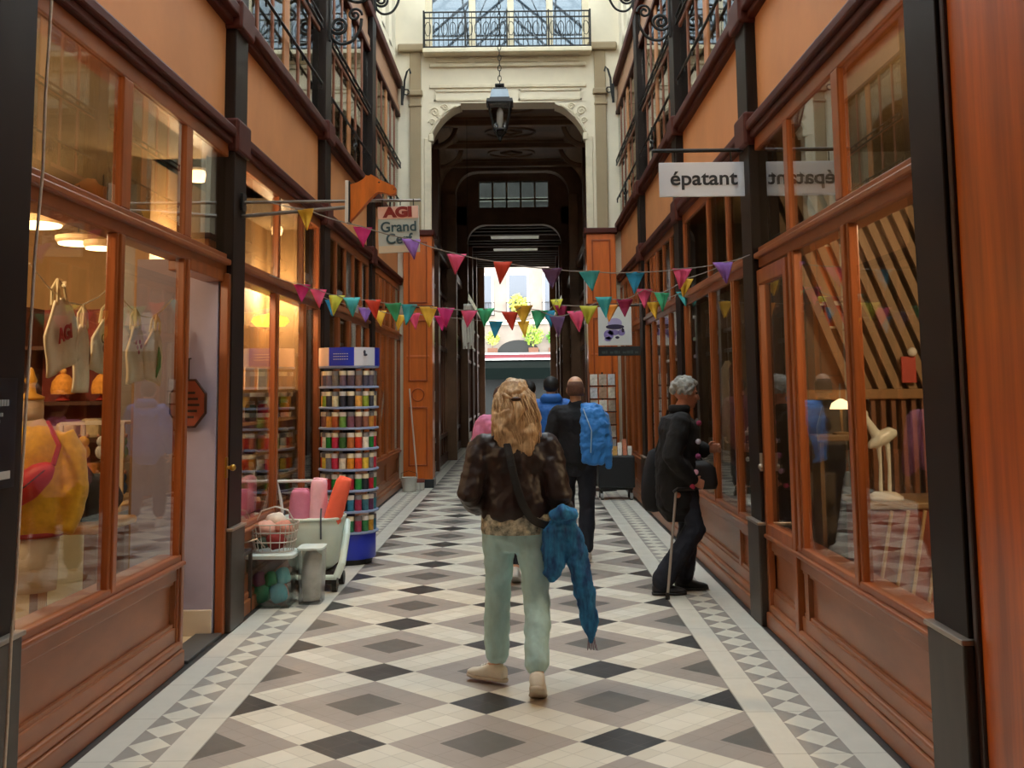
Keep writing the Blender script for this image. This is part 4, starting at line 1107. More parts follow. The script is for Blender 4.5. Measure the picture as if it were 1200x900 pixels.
def spiral(cx, cz, r0, r1, a0, turns, y, n_=40, s=1):
    return [(s * (cx + (r0 + (r1 - r0) * k / n_) * cos(a0 + turns * 2 * pi * k / n_)), y, cz + (r0 + (r1 - r0) * k / n_) * sin(a0 + turns * 2 * pi * k / n_)) for k in range(n_ + 1)]
for s, side in ((-1, 'left'), (1, 'right')):
    for y, z0, nn in ((11.12, 5.35, 'nearer'), (14.62, 6.9, 'further')):
        t = thing('scroll_bracket', 'black wrought iron scroll bracket high on the %s wall, %s one' % (side, nn), 'bracket', (s * 1.79, y, z0), group=None)
        mb = MB()
        q = -s
        def S(pts):
            if len(pts) < 12:
                P_ = [Vector(pts[0])] + [Vector(p) for p in pts] + [Vector(pts[-1])]; out_ = []
                for i_ in range(1, len(P_) - 2):
                    for k_ in range(6):
                        u = k_ / 6; p0, p1, p2, p3 = P_[i_ - 1:i_ + 3]
                        out_.append(.5 * ((2 * p1) + (p2 - p0) * u + (2 * p0 - 5 * p1 + 4 * p2 - p3) * u * u + (3 * p1 - p0 - 3 * p2 + p3) * u ** 3))
                pts = out_ + [P_[-1]]
            return [(q * p[0], 0, p[2]) for p in pts]
        mb.tube(S(spiral(.10, .05, .10, .02, pi, 1.9, 0)), [.018] * 41, 6)
        mb.tube(S([(0, 0, .05), (.03, 0, -.08), (.12, 0, -.15), (.24, 0, -.12), (.32, 0, .0), (.34, 0, .12)]), .017, 6)
        mb.tube(S(spiral(.27, .16, .075, .015, 0, 1.5, 0)), [.014] * 41, 6)
        mb.tube(S([(.0, 0, .42), (.14, 0, .36), (.30, 0, .30), (.44, 0, .36), (.52, 0, .48), (.50, 0, .60)]), .018, 6)
        mb.tube(S(spiral(.42, .62, .085, .015, 0, 1.6, 0)), [.014] * 41, 6)
        mb.tube(S(spiral(.16, .50, .09, .02, -pi / 2, 1.6, 0)), [.014] * 41, 6)
        mb.tube(S([(.0, 0, .75), (.25, 0, .78), (.60, 0, .75), (.95, 0, .75)]), .018, 6)
        mb.tube(S([(.5, 0, .3), (.62, 0, .45), (.78, 0, .62), (.9, 0, .75)]), .016, 6)
        mb.tube(S(spiral(.78, .46, .09, .02, pi / 2, -1.5, 0)), [.013] * 41, 6)
        mb.build('scrollwork', IRON, t)
        MB().box(-.02, .02, -.03, .03, -.12, .85, .005).build('wall_plate', IRON, t)
    t = thing('iron_finial', 'small black iron hook at the top of the %s corner of the far wall' % side, 'hook', (s * 1.77, 17.9, 6.45))
    mb = MB(); q = -s
    mb.tube([(0, 0, -.1), (q * .03, 0, .1), (q * .04, 0, .3), (q * .08, 0, .45), (q * .12, 0, .5), (q * .14, 0, .42)], .018, 6); mb.tube([(q * (.07 + .05 * cos(k)), 0, .1 + .05 * sin(k)) for k in range(7)], .012, 6)
    mb.build('hook', IRON, t); MB().box(-.02, .02, -.02, .02, -.12, .2).build('wall_plate', IRON, t)
    for y, z in ((13.0, 4.42), (16.5, 4.42)):
        t = thing('railing_ornament', 'black iron rosette on the %s cornice, %s one' % (side, 'nearer' if y < 14 else 'further'), 'ornament', (s * 1.80, y, z))
        mb = MB()
        for k in range(6):
            a = k * pi / 3
            mb.tube([(0, 0, .12), (0, .08 * cos(a), .12 + .08 * sin(a)), (0, .12 * cos(a + .4), .12 + .12 * sin(a + .4))], [.014, .012, .005], 6)
        mb.tube([(0, 0, -.08), (0, 0, .3)], .012, 6); mb.ell((0, 0, .12), .03)
        mb.build('rosette', IRON, t)

# ------------------------------------------------------------ signs
t = thing('shop_sign', 'white hanging sign reading épatant on a dark rod', 'sign', (1.5, 7.66, 3.055))
MB().box(-.315, .315, -.012, .012, -.123, .123, .004).build('board', mat('sign_white', '#dfe3ec', .5), t)
text('épatant', 'lettering', mat('sign_grey_ink', '#2e3138', .6), t, (0, -.014, .004), .145, sx=1.1, bold=.0025)
text('épatant', 'rear_lettering', mat('sign_grey_ink', '#2e3138', .6), t, (0, .014, .004), .145, rot=(pi / 2, 0, pi), sx=1.1, bold=.0025)
mb = MB()
for x in (-.2, .2): mb.tube([(x, 0, .12), (x, 0, .205)], .006, 6)
mb.build('hangers', IRON, t)
rd = MB().tube([(-.36, 0, .21), (.33, 0, .21)], .014, 8).build('rod', IRON, t)

t = thing('sign_rod', 'long thin metal rod reaching out from the left iron post', 'rod', (-1.78, 7.66, 2.93))
MB().tube([(0, 0, 0), (1.27, 0, .0)], .011, 8).build('bar', mat('rod_grey', '#7c746c', .35, metal=.6), t)
MB().box(0, .02, -.05, .05, -.06, .06, .004).build('mounting_plate', IRON, t)
MB().tube([(0, 0, -.10), (.74, -.005, -.045)], .014, 8).build('brace', mat('rod_grey', '#7c746c', .35, metal=.6), t)

t = thing('horse_head_sign', 'orange carved wooden horse head fixed to a white plate on the rod', 'sign', (-1.02, 7.6, 2.90))
MB().box(-.012, .012, -.05, .05, -.14, .16, .003).build('mounting_plate', mat('plate_white', '#d9d4cc', .5), t)
MB().box(.012, .022, -.05, .05, -.135, .155, .003).build('plate_edge', BLACK, t)
prof = [(.022, .135), (.08, .145), (.115, .165), (.13, .20), (.150, .185), (.165, .205), (.19, .19), (.23, .165), (.28, .135), (.325, .125), (.345, .10), (.342, .07), (.32, .055), (.285, .06), (.25, .075), (.22, .085), (.195, .07), (.16, .03), (.11, -.03), (.05, -.10), (.022, -.13)]
mb = MB().prism([(x, -.035, z) for x, z in prof], (0, .07, 0))
bmesh.ops.bevel(mb.bm, geom=[e for e in mb.bm.edges if abs(e.verts[0].co.y - e.verts[1].co.y) < 1e-6], offset=.006, segments=2, affect='EDGES')
mb.build('horse_head', mat('carved_pine', '#c76a20', .45, .25, (14, 4, 3)), t)
mb = MB(); mb.ell((.225, -.037, .145), (.008, .004, .006)); mb.ell((.33, -.036, .095), (.006, .004, .004)); mb.build('eye_and_nostril', mat('dark_stain', '#5a2a0c', .5), t)

t = thing('shop_sign', 'pale hanging panel with red AGI letters over grey Grand Cerf writing', 'sign', (-.665, 7.64, 2.72), -.05)
t.rotation_euler = (0, -.03, 0)
MB().box(-.145, .145, -.008, .008, -.165, .165, .003).build('panel', mat('panel_grey', '#b7c0bc', .6, .04), t)
MB().box(-.143, .143, -.0105, -.008, .075, .163).build('pink_band', mat('panel_pink', '#ecc4b6', .6), t)
MB().box(-.143, .143, -.0105, -.008, -.163, -.115).build('cream_band', mat('panel_cream', '#d9c8ac', .6), t)
text('AGI', 'red_lettering', mat('letter_red', '#8c2a26', .6), t, (0, -.012, .119), .095, bold=.006, sx=1.25)
text('Grand', 'upper_script', mat('letter_teal', '#3a5660', .6), t, (0, -.011, .015), .10, bold=.002)
text('Cerf', 'lower_script', mat('letter_teal', '#3a5660', .6), t, (0, -.011, -.07), .10, bold=.002)
mb = MB()
for x in (-.11, .11): mb.tube([(x, 0, .16), (x, 0, .215)], .004, 5)
mb.build('hangers', IRON, t)

t = thing('poster_sign', 'white square sign with a purple figure wearing a wide dark hat', 'sign', (1.5, 15.35, 2.44))
MB().box(-.235, .235, -.012, .012, -.27, .27, .004).build('board', mat('poster_white', '#dcdcd6', .5), t)
PU = mat('print_purple', '#8878b0', .6); PU2 = mat('print_dark_purple', '#2d2240', .6)
mb = MB()
mb.loft([((0, -.014, .04), (.10, 0, 0), (0, 0, .075)), ((0, -.016, .04), (.095, 0, 0), (0, 0, .07))], 20)
mb.build('hat_crown', mat('print_lilac', '#b0a4c8', .6), t)
mb = MB(); mb.loft([((0, -.017, -.01), (.13, 0, 0), (0, 0, .035)), ((0, -.018, -.01), (.125, 0, 0), (0, 0, .03))], 20); mb.build('hat_brim', PU2, t)
mb = MB()
for x, z, a, b in ((-.09, -.12, .07, .07), (-.02, -.09, .08, .04), (.09, -.09, .05, .045), (-.1, -.18, .05, .03)):
    mb.loft([((x, -.0135, z), (a, 0, 0), (0, 0, b)), ((x, -.015, z), (a, 0, 0), (0, 0, b))], 16)
mb.build('figure', PU, t)
mb = MB()
for x, z, a, b in ((.03, -.16, .03, .018), (.11, -.06, .02, .03)): mb.loft([((x, -.0155, z), (a, 0, 0), (0, 0, b)), ((x, -.0165, z), (a, 0, 0), (0, 0, b))], 16)
mb.build('dark_marks', PU2, t)
mb = MB(); mb.tube([(-.24, 0, .29), (.36, 0, .29)], .012, 8)
for x in (-.2, .2): mb.tube([(x, 0, .27), (x, 0, .29)], .005, 5)
mb.build('rod', IRON, t)
t = thing('name_board', 'long black board with faded letters under the purple sign', 'sign', (1.56, 15.35, 2.09))
MB().box(-.30, .30, -.012, .012, -.065, .065, .004).build('board', mat('board_black', '#1b1f1e', .5, .1), t)
mb = MB()
for q, (w_, h_) in enumerate(((.05, .06), (.02, .075), (.045, .05), (.05, .07), (.02, .06), (.05, .05), (.05, .065), (.03, .075), (.045, .05))):
    x = -.25 + q * .058
    mb.box(x, x + w_, -.014, -.012, -.035, -.035 + h_ * .6)
    mb.box(x + .012, x + w_ - .008, -.0145, -.0135, -.02, -.03 + h_ * .3)
mb.build('faded_lettering', mat('faded_grey', '#3c4442', .6), t)
mb = MB()
for x in (-.2, .1): mb.tube([(x, 0, .06), (x, 0, .085)], .004, 5)
mb.build('hangers', IRON, t)

# ------------------------------------------------------------ bunting
FC = dict(yellow='#e8b838', magenta='#c4246e', purple='#8a5fb0', pink='#e0527c', red='#d8452e', plum='#6a4a72', teal='#45b0b4', blue='#1f88ae', lime='#c2c23c', green='#3fae7c', crimson='#9c2450', orange='#e8963c')
def bunting(Y, flags, size, label, ends, droop=0):
    t = thing('bunting', label, 'bunting', (0, Y, 0))
    pts = [ends[0]] + [(x, z + .0) for x, z, c in flags] + [ends[1]]
    fine = []
    for (x0, z0), (x1, z1) in zip(pts, pts[1:]):
        for k in range(4):
            u = k / 4
            fine.append((x0 + (x1 - x0) * u, .012 * sin(x0 * 9 + u * 3), z0 + (z1 - z0) * u - .01 * sin(pi * u)))
    fine.append((pts[-1][0], 0, pts[-1][1]))
    MB().tube(fine, .004, 5).build('cord', mat('bunting_cord', '#8a8078', .8), t)
    for i, (x, z, c) in enumerate(flags):
        rr_ = random.Random(i * 13 + int(Y * 10))
        w_ = size * rr_.uniform(.9, 1.05); h = size * rr_.uniform(.95, 1.15); tw = rr_.uniform(-.5, .5); sl = rr_.uniform(-.18, .18)
        mb = MB()
        def f(u, v):
            xx = (u - .5) * w_ * (1 - v * .97)
            return (x + xx * cos(tw) + sl * v * h, xx * sin(tw) + .012 * sin(v * 5 + i) + .008 * sin(u * 8 + i), z - v * h)
        g = mb.grid(f, 6, 6)
        o = mb.build('flag', mat('flag_' + c, FC[c], .75, .06, (20, 20, 20)), t, True)
        o['label'] = c + ' pennant'
        mods(o, solid=.003)
A = [(-1.31, 2.86, 'yellow'), (-0.91, 2.73, 'magenta'), (-0.57, 2.64, 'purple'), (-0.25, 2.53, 'pink'), (0.07, 2.47, 'red'), (0.41, 2.42, 'plum'), (0.67, 2.4, 'teal'), (0.99, 2.39, 'blue'), (1.32, 2.41, 'pink'), (1.6, 2.45, 'purple')]
B_ = [(-1.56, 2.44, 'magenta'), (-1.43, 2.4, 'pink'), (-1.28, 2.35, 'lime'), (-1.16, 2.33, 'teal'), (-0.99, 2.31, 'red'), (-0.83, 2.28, 'green'), (-0.7, 2.27, 'teal'), (-0.55, 2.25, 'yellow'), (-0.41, 2.24, 'magenta'), (-0.22, 2.22, 'pink'), (-0.09, 2.23, 'green'), (0.1, 2.2, 'red'), (0.21, 2.25, 'yellow'), (0.34, 2.21, 'green'), (0.48, 2.16, 'plum'), (0.63, 2.2, 'pink'), (0.73, 2.24, 'lime'), (0.85, 2.31, 'teal'), (1.02, 2.29, 'crimson'), (1.18, 2.37, 'pink'), (1.32, 2.34, 'green'), (1.51, 2.45, 'yellow')]
C_ = [(-1.68, 2.48, 'blue'), (-1.35, 2.4, 'purple'), (-1.21, 2.37, 'yellow'), (-1.0, 2.33, 'yellow'), (-0.87, 2.34, 'pink'), (-0.6, 2.31, 'magenta'), (-0.06, 2.25, 'blue'), (0.21, 2.25, 'yellow'), (0.46, 2.35, 'blue'), (0.54, 2.46, 'lime'), (0.58, 2.4, 'crimson'), (1.08, 2.4, 'orange'), (1.49, 2.42, 'yellow'), (1.79, 2.52, 'teal')]
bunting(7.56, A, .145, 'highest string of widely spaced pennants, from the left rod to the right post', ((-1.59, 2.92), (1.79, 2.5)))
bunting(8.7, B_, .145, 'middle string of closely set bright pennants across the arcade', ((-1.82, 2.52), (1.82, 2.56)))
bunting(10.75, C_, .15, 'furthest string of pennants, mostly behind the closely set one', ((-1.82, 2.55), (1.82, 2.55)))

# ------------------------------------------------------------ revolving tin display
t = thing('tin_display_stand', 'tall round blue display stand of coloured tins by the left wall', 'display stand', (-1.45, 10.42, 0))
BL = mat('display_blue', '#1f35b8', .4, .05)
MB().lathe([(.25, .05), (.255, .06), (.255, .27), (.25, .28)], seg=40).build('base_drum', BL, t, True)
MB().lathe([(.22, 0), (.23, .05)], seg=32).build('foot', BLACK, t)
MB().cyl((0, 0, .27), (0, 0, 1.80), .06, seg=20).build('core', mat('core_dark', '#2b3050', .5), t)
tiers = [.28 + .19 * k for k in range(8)]
SHB = mat('shelf_pale_blue', '#8fa0c4', .4)
for z in tiers + [1.80]:
    MB().lathe([(.27, z), (.282, z + .004), (.282, z + .018), (.27, z + .022), (.05, z + .022)], seg=40).build('shelf_disc', SHB, t)
def arc_panel(a0, a1, r, z0, z1, mm, nm):
    mb = MB(); n_ = 10
    pts = [(r * cos(a0 + (a1 - a0) * k / n_), r * sin(a0 + (a1 - a0) * k / n_), z0) for k in range(n_ + 1)] + [((r - .02) * cos(a1 - (a1 - a0) * k / n_), (r - .02) * sin(a1 - (a1 - a0) * k / n_), z0) for k in range(n_ + 1)]
    mb.prism(pts, (0, 0, z1 - z0)); return mb.build(nm, mm, t)
arc_panel(radians(-175), radians(-122), .285, 1.82, 1.99, mat('header_peach', '#e6c6b4', .5), 'header_panel')
arc_panel(radians(-122), radians(-72), .285, 1.82, 1.99, BL, 'header_panel')
arc_panel(radians(-72), radians(-25), .285, 1.82, 1.99, mat('header_white', '#dfe3ee', .5), 'header_panel')
arc_panel(radians(-25), radians(120), .285, 1.82, 1.99, BL, 'header_panel')
mb = MB(); a = radians(-50); mb.ell((.287 * cos(a), .287 * sin(a), 1.92), (.02, .02, .012), 10, 8); mb.ell((.287 * cos(a - .03), .287 * sin(a - .03), 1.945), (.012, .012, .02), 10, 8); mb.build('dark_emblem', mat('emblem', '#40465a', .6), t)
mb = MB()
for k, z in enumerate((1.93, 1.905, 1.88)):
    for q in range(7):
        a = radians(-110 + q * 4.2); mb.box(.288 * cos(a) - .006, .288 * cos(a) + .006, .288 * sin(a) - .003, .288 * sin(a) + .003, z - .003, z + .003)
mb.build('tiny_white_print', WHITE, t)
tierpal = [['#2f7f5a', '#6a2036', '#2c6a8a', '#b88a2c', '#347a4a', '#a83a5a'],
           ['#7a2440', '#2f7a9a', '#a02f50', '#3a6f80', '#5e2d50', '#357d8f'],
           ['#24303a', '#2a8a42', '#b51f35', '#1e2f50', '#2a8a42', '#b51f35'],
           ['#7a7a80', '#c83048', '#e8ddc8', '#d88a2a', '#d8452e', '#e0c048'],
           ['#c8304a', '#1f7f34', '#e8e0d0', '#c83a28', '#b86a38', '#3d6b35'],
           ['#6d4a4a', '#8c5a4a', '#c78a3a', '#b85a30', '#6f9a48', '#7a4a5a'],
           ['#33363e', '#2b2f3a', '#d8d0a8', '#3a3d48', '#8aa03a', '#d8a050'],
           ['#6b5a6a', '#5a4a58', '#7a6058', '#4d4a5c', '#6a6070', '#77706a']]
palname = [['green', 'wine', 'teal blue', 'mustard', 'leaf green', 'rose'], ['wine red', 'sky teal', 'raspberry', 'slate teal', 'aubergine', 'pale teal'], ['charcoal', 'bright green', 'scarlet', 'navy', 'bright green', 'scarlet'], ['grey', 'red', 'ivory', 'orange', 'vermilion', 'yellow'],
           ['crimson', 'deep green', 'white', 'brick red', 'copper', 'moss green'], ['mauve brown', 'clay', 'ochre', 'rust', 'grass green', 'dusky plum'], ['black', 'ink blue', 'pale yellow', 'dark grey', 'lime green', 'peach'], ['dusty mauve', 'dark mauve', 'taupe', 'slate', 'lilac grey', 'stone grey']]
tname = ['lowest', 'second', 'third', 'fourth', 'fifth', 'sixth', 'seventh', 'highest']
tinproto = {}
for k, z in enumerate(tiers):
    for q in range(12):
        a = radians(-188 + q * 18.5)
        ci = (q + k) % 6 if k % 2 else (q * 5 + k) % 6
        c = tierpal[k][ci]; nm_ = palname[k][ci]
        pos = (-1.45 + .228 * cos(a), 10.42 + .228 * sin(a), z + .0225)
        lab = '%s tin, %s from the left on the %s tier of the blue stand' % (nm_, ORD[q], tname[k])
        if (k, ci) not in tinproto:
            tt = thing('tin', lab, 'tin', pos, group='tins on the %s tier of the blue stand' % tname[k])
            MB().lathe([(.033, 0), (.034, .004), (.034, .125), (.033, .128)], seg=14).build('tin_body', mat('tin_' + c[1:], c, .35, .25, (40, 40, 25)), tt, True)
            MB().lathe([(.0355, .10), (.036, .102), (.036, .137), (.034, .14), (.001, .14)], seg=14).build('lid', mat('tin_lid_%d' % (ci % 3), ('#ece4c8', '#dcd8d4', '#77787f')[(ci + k) % 3], .35), tt, True)
            tinproto[(k, ci)] = tt
        else:
            dup(tinproto[(k, ci)], pos, label=lab)

# ------------------------------------------------------------ pale green cart with rolled blankets
MINT = mat('mint_plastic', '#d6e6de', .35, .05, (5, 5, 5))
t = thing('wheeled_cart', 'rounded pale green cart on black wheels beside the blue stand', 'cart', (-1.52, 9.1, 0))
mb = MB()
mb.loft([((0, 0, .16), (.14, 0, 0), (0, .15, 0)), ((0, 0, .20), (.19, 0, 0), (0, .20, 0)), ((0, -.01, .34), (.225, 0, 0), (0, .235, 0)), ((0, 0, .50), (.24, 0, 0), (0, .25, 0)), ((0, 0, .57), (.245, 0, 0), (0, .255, 0))], 32, 2.8)
mb.build('tub', MINT, t, True)
mb = MB(); mb.tube([(.245 * math.copysign(abs(cos(a)) ** .7, cos(a)), .255 * math.copysign(abs(sin(a)) ** .7, sin(a)), .57) for a in [k * pi / 16 for k in range(32)]], .012, 8, closed=True); mb.build('rim', mat('mint_rim', '#d2e0d8', .35), t)
mb = MB()
mb.tube([(.22, -.22, .12), (.26, -.2, .22), (.27, -.05, .42), (.25, .1, .52)], .03, 10); mb.tube([(-.22, -.22, .12), (.22, -.22, .12)], .02, 8)
mb.build('fender', MINT, t)
mb = MB().box(-.17, .2, -.17, .17, .05, .16, .03); mb.build('chassis', mat('dark_brown_plastic', '#2a1f1a', .5), t)
for x in (-.15, .2):
    for y in (-.17, .17): MB().tube([(x - .02, y, .055), (x + .02, y, .055)], [.055, .055], 18).build('wheel', BLACK, t)
mb = MB()
for x in (-.19, .10): mb.tube([(x, -.25, .42), (x, -.262, .60), (x, -.24, .66)], .008, 6)
mb.build('buckle_straps', mat('grey_strap', '#56606a', .6), t)
mb = MB(); mb.tube([(-.24, -.05, .55), (-.27, -.02, .70), (-.30, -.02, .86), (.08, -.02, .86), (.1, -.02, .72), (.12, -.04, .58)], .013, 8); mb.build('handle', mat('handle_white', '#d5d8d8', .35), t)
def roll(name, lbl, x, y, z, r, h, tilt, m_):
    t = thing(name, lbl, 'blanket', (x, y, z), ry=tilt)
    mb = MB().vloft([(0, 0, 0, r * .9, r * .9), (0, 0, .03, r, r), (0, 0, h - .05, r * 1.02, r * .95), (0, 0, h - .01, r * .9, r * .85), (0, 0, h, r * .6, r * .6)], 24, 2.3)
    o = mb.build('roll', m_, t, True); mods(o, sub=1, disp=.03, dscale=.09)
    MB().tube([(r * (1 - k * .045) * .8 * cos(k * .7), r * (1 - k * .045) * .75 * sin(k * .7), h - .002) for k in range(18)], .007, 5).build('spiral_edge', m_, t)
roll('rolled_blanket', 'dusky pink rolled blanket standing in the pale green cart', -1.63, 9.02, .46, .085, .34, .04, mat('dusky_pink_fleece', '#cf7f9c', .9, .08, (9, 9, 9), bump=.3))
roll('rolled_blanket', 'pale pink rolled blanket in the middle of the green cart', -1.495, 9.05, .46, .075, .42, .06, mat('pale_pink_fleece', '#e6b4c4', .9, .08, (9, 9, 9), bump=.3))
roll('rolled_blanket', 'coral orange rolled blanket leaning out of the green cart', -1.385, 8.98, .46, .07, .45, .30, mat('coral_fleece', '#f06a50', .9, .06, (9, 9, 9), bump=.3))

# clear boxes and basket by the post
CLEAR = glass_mat('clear_plastic', tint=(.86, .92, .92), f0=.08, rough=.12)
t = thing('storage_box', 'clear plastic box of green and teal goods at the foot of the left post', 'box', (-1.70, 8.42, 0))
mb = MB(); mb.loft([((0, 0, .012), (.15, 0, 0), (0, .15, 0)), ((0, 0, .36), (.175, 0, 0), (0, .17, 0))], 28, 6, cap=False)
o = mb.build('clear_wall', CLEAR, t); mods(o, solid=.006)
MB().box(-.155, .155, -.15, .15, 0.0, .014, .004).build('bottom', CLEAR, t)
MB().loft([((0, 0, .36), (.185, 0, 0), (0, .18, 0)), ((0, 0, .385), (.19, 0, 0), (0, .185, 0)), ((0, 0, .395), (.17, 0, 0), (0, .165, 0))], 28, 6).build('lid', mat('frosted_lid', '#cfdedc', .4), t)
pk = [('#2f8f6a', -.07, -.05, .08), ('#3a9fb0', .06, -.07, .07), ('#d58a80', .05, .05, .06), ('#e4ddd0', -.05, .06, .08), ('#1f7a4a', .0, -.08, .05), ('#7c4a6a', -.08, -.09, .05), ('#56b8c4', .08, -.03, .06)]
for i, (c, x, y, r) in enumerate(pk):
    o = MB().ell((0, 0, 0), (r, r * .7, r * 1.1), 14, 10).build('wrapped_bundle', mat('bundle_%d' % i, c, .6, .2, (12, 12, 12)), None, True, loc=(-1.70 + x, 8.42 + y, .02 + r * 1.1 + (.13 if i > 3 else 0))); mods(o, disp=.03, dscale=.05)
    tag(o, ('green', 'teal blue', 'salmon', 'ivory', 'dark green', 'plum', 'pale turquoise')[i] + ' wrapped bundle inside the clear box at the left post', 'bundle', 'bundles in the clear box')
t = thing('storage_box', 'taller translucent white box to the right of the green-filled one', 'box', (-1.425, 8.52, 0))
mb = MB(); mb.loft([((0, 0, .0), (.085, 0, 0), (0, .12, 0)), ((0, 0, .40), (.095, 0, 0), (0, .13, 0))], 24, 6, cap=True)
mb.build('clear_wall', glass_mat('cloudy_plastic', tint=(.82, .85, .86), f0=.12, rough=.3), t)
o = MB().vloft([(0, 0, .02, .07, .10), (0, 0, .2, .075, .10), (.01, 0, .34, .06, .09), (0, 0, .38, .03, .05)], 16).build('white_tissue', mat('white_tissue', '#d4d2cc', .8, .15, (14, 14, 14)), t, True); mods(o, disp=.04, dscale=.06)
MB().loft([((0, 0, .40), (.10, 0, 0), (0, .135, 0)), ((0, 0, .415), (.10, 0, 0), (0, .135, 0))], 24, 6).build('rim', mat('frosted_lid', '#cfdedc', .4), t)
t = thing('wire_basket', 'wire basket of pink and dark red goods on the clear box', 'basket', (-1.69, 8.42, .395))
mb = MB()
for z, r in ((.01, .14), (.08, .155), (.15, .165), (.21, .175)):
    mb.tube([(r * math.copysign(abs(cos(a)) ** .6, cos(a)), r * .9 * math.copysign(abs(sin(a)) ** .6, sin(a)), z) for a in [k * pi / 12 for k in range(24)]], .005, 5, closed=True)
for k in range(24):
    a = k * pi / 12; ux, uy = math.copysign(abs(cos(a)) ** .6, cos(a)), .9 * math.copysign(abs(sin(a)) ** .6, sin(a))
    mb.tube([(.14 * ux, .14 * uy, .01), (.175 * ux, .175 * uy, .21)], .0035, 5)
mb.tube([(-.15, 0, .21), (-.1, 0, .30), (.0, 0, .33), (.1, 0, .30), (.15, 0, .21)], .006, 6)
mb.build('wire_frame', mat('basket_wire', '#c8c4bc', .4, metal=.5), t)
for i, (c, x, y, z, r, lb) in enumerate((('#7a1f1c', .02, -.05, .08, .08, 'dark red'), ('#d8a89a', -.06, -.02, .17, .08, 'pale pink'), ('#c98a7a', .07, .0, .17, .075, 'dusky pink'), ('#2c3a30', -.08, -.07, .07, .055, 'dark green'), ('#e2d8cc', .0, .05, .22, .08, 'ivory'))):
    o = MB().ell((0, 0, 0), (r, r * .8, r * .75), 14, 10).build('cloth_pouch', mat('pouch_%d' % i, c, .8, .2, (12, 12, 12)), None, True, loc=(-1.69 + x, 8.42 + y, .395 + z)); mods(o, disp=.03, dscale=.05)
    tag(o, lb + ' cloth pouch heaped in the wire basket', 'pouch', 'pouches in the wire basket')
t = thing('metal_stool', 'low dark metal stool half hidden behind the left post', 'stool', (-1.86, 8.05, 0))
for x in (-.0, .0): pass
mb = MB(); mb.tube([(.0, -.0, .5), (.12, .02, .53), (.16, .1, .46)], .006, 6); mb.build('wire_arm', RING, t)
MB().box(-.04, .06, -.12, .14, .42, .45, .006).build('seat', mat('stool_dark', '#38302c', .5), t)
for x in (-.03, .05):
    for y in (-.1, .12): MB().box(x - .012, x + .012, y - .012, y + .012, 0, .42).build('leg', mat('stool_dark', '#38302c', .5), t)

# ------------------------------------------------------------ rope and notice on the near left post
o = MB().tube([(-1.72, 4.34, 4.3), (-1.72, 4.335, 3.6), (-1.718, 4.34, 3.21), (-1.722, 4.325, 2.8), (-1.72, 4.32, 2.49), (-1.726, 4.29, 2.14), (-1.722, 4.26, 1.7), (-1.718, 4.235, 1.4), (-1.722, 4.23, 1.15), (-1.718, 4.215, .9), (-1.722, 4.20, .68), (-1.716, 4.18, .39), (-1.71, 4.15, .1), (-1.70, 4.1, .006), (-1.68, 3.9, .008)], .0065, 8).build('rope', mat('pale_rope', '#cbb9a2', .8, .1, (60, 60, 60)), None, True)
tag(o, 'thin pale rope hanging down the near left iron post', 'rope')
t = thing('notice', 'black notice with white writing fixed to the near left post', 'notice', (-1.788, 4.17, 1.44))
MB().box(0, .004, -.12, .14, -.20, .22).build('sheet', mat('notice_black', '#121417', .35, .4, (5, 9, 5)), t)
mb = MB()
for z, a, b, h in ((.125, -.12, .06, .012), (.08, -.12, .02, .007), (.055, -.12, .00, .006), (-.03, -.12, .01, .008)):
    q = a
    while q < b:
        mb.box(.004, .0052, q, q + .016, z - h, z + h); q += .022
mb.build('white_writing', mat('notice_white', '#9a9d9e', .6), t)
MB().box(.004, .006, -.12, .10, -.165, -.135).build('white_strip', mat('notice_strip', '#b9b6b0', .5), t)

# ------------------------------------------------------------ far right: planter-like cart, postcard rack, far left broom
t = thing('display_trolley', 'black trolley on small wheels at the foot of the right orange pilaster', 'trolley', (1.50, 15.9, 0))
MB().box(-.25, .27, -.22, .22, .17, .62, .02).build('body', mat('trolley_black', '#1c1f22', .5, .1), t)
mb = MB()
for x in (-.2, .22):
    for y in (-.17, .17): mb.cyl((x, y, .09), (x, y, .17), .015, seg=8)
mb.box(-.22, .24, -.19, .19, .14, .17); mb.build('frame', BLACK, t)
for x in (-.2, .22):
    for y in (-.17, .17): MB().tube([(x - .02, y, .05), (x + .02, y, .05)], .05, 14).build('wheel', mat('wheel_grey', '#8f8f8c', .5), t)
cc_ = [('#e6e2da', 'white'), ('#d8a898', 'pink'), ('#b9c4cc', 'pale blue'), ('#e0b060', 'yellow'), ('#ece6dc', 'ivory'), ('#c87a5a', 'terracotta'), ('#d0ccc4', 'grey')]
for j, (c, lb) in enumerate(cc_):
    o = MB().box(-.03, .03, -.012, .012, 0, .13 + .05 * (j % 3), .002).build('greeting_card', mat('gcard_%d' % j, c, .6, .2, (18, 18, 18)), loc=(1.29 + j * .07, 15.78, .62)); o.rotation_euler = (-.15, 0, .1 * (j % 3 - 1))
    tag(o, lb + ' greeting card standing on the black trolley', 'card', 'greeting cards on the black trolley')
t = thing('postcard_rack', 'tall wire rack of pale postcards before the right orange pilaster', 'rack', (1.44, 17.2, 0))
mb = MB(); mb.cyl((0, 0, .03), (0, 0, 1.82), .015, seg=8); mb.lathe([(.2, 0), (.2, .02), (.02, .04)], seg=20)
mb.build('pole', IRON, t)
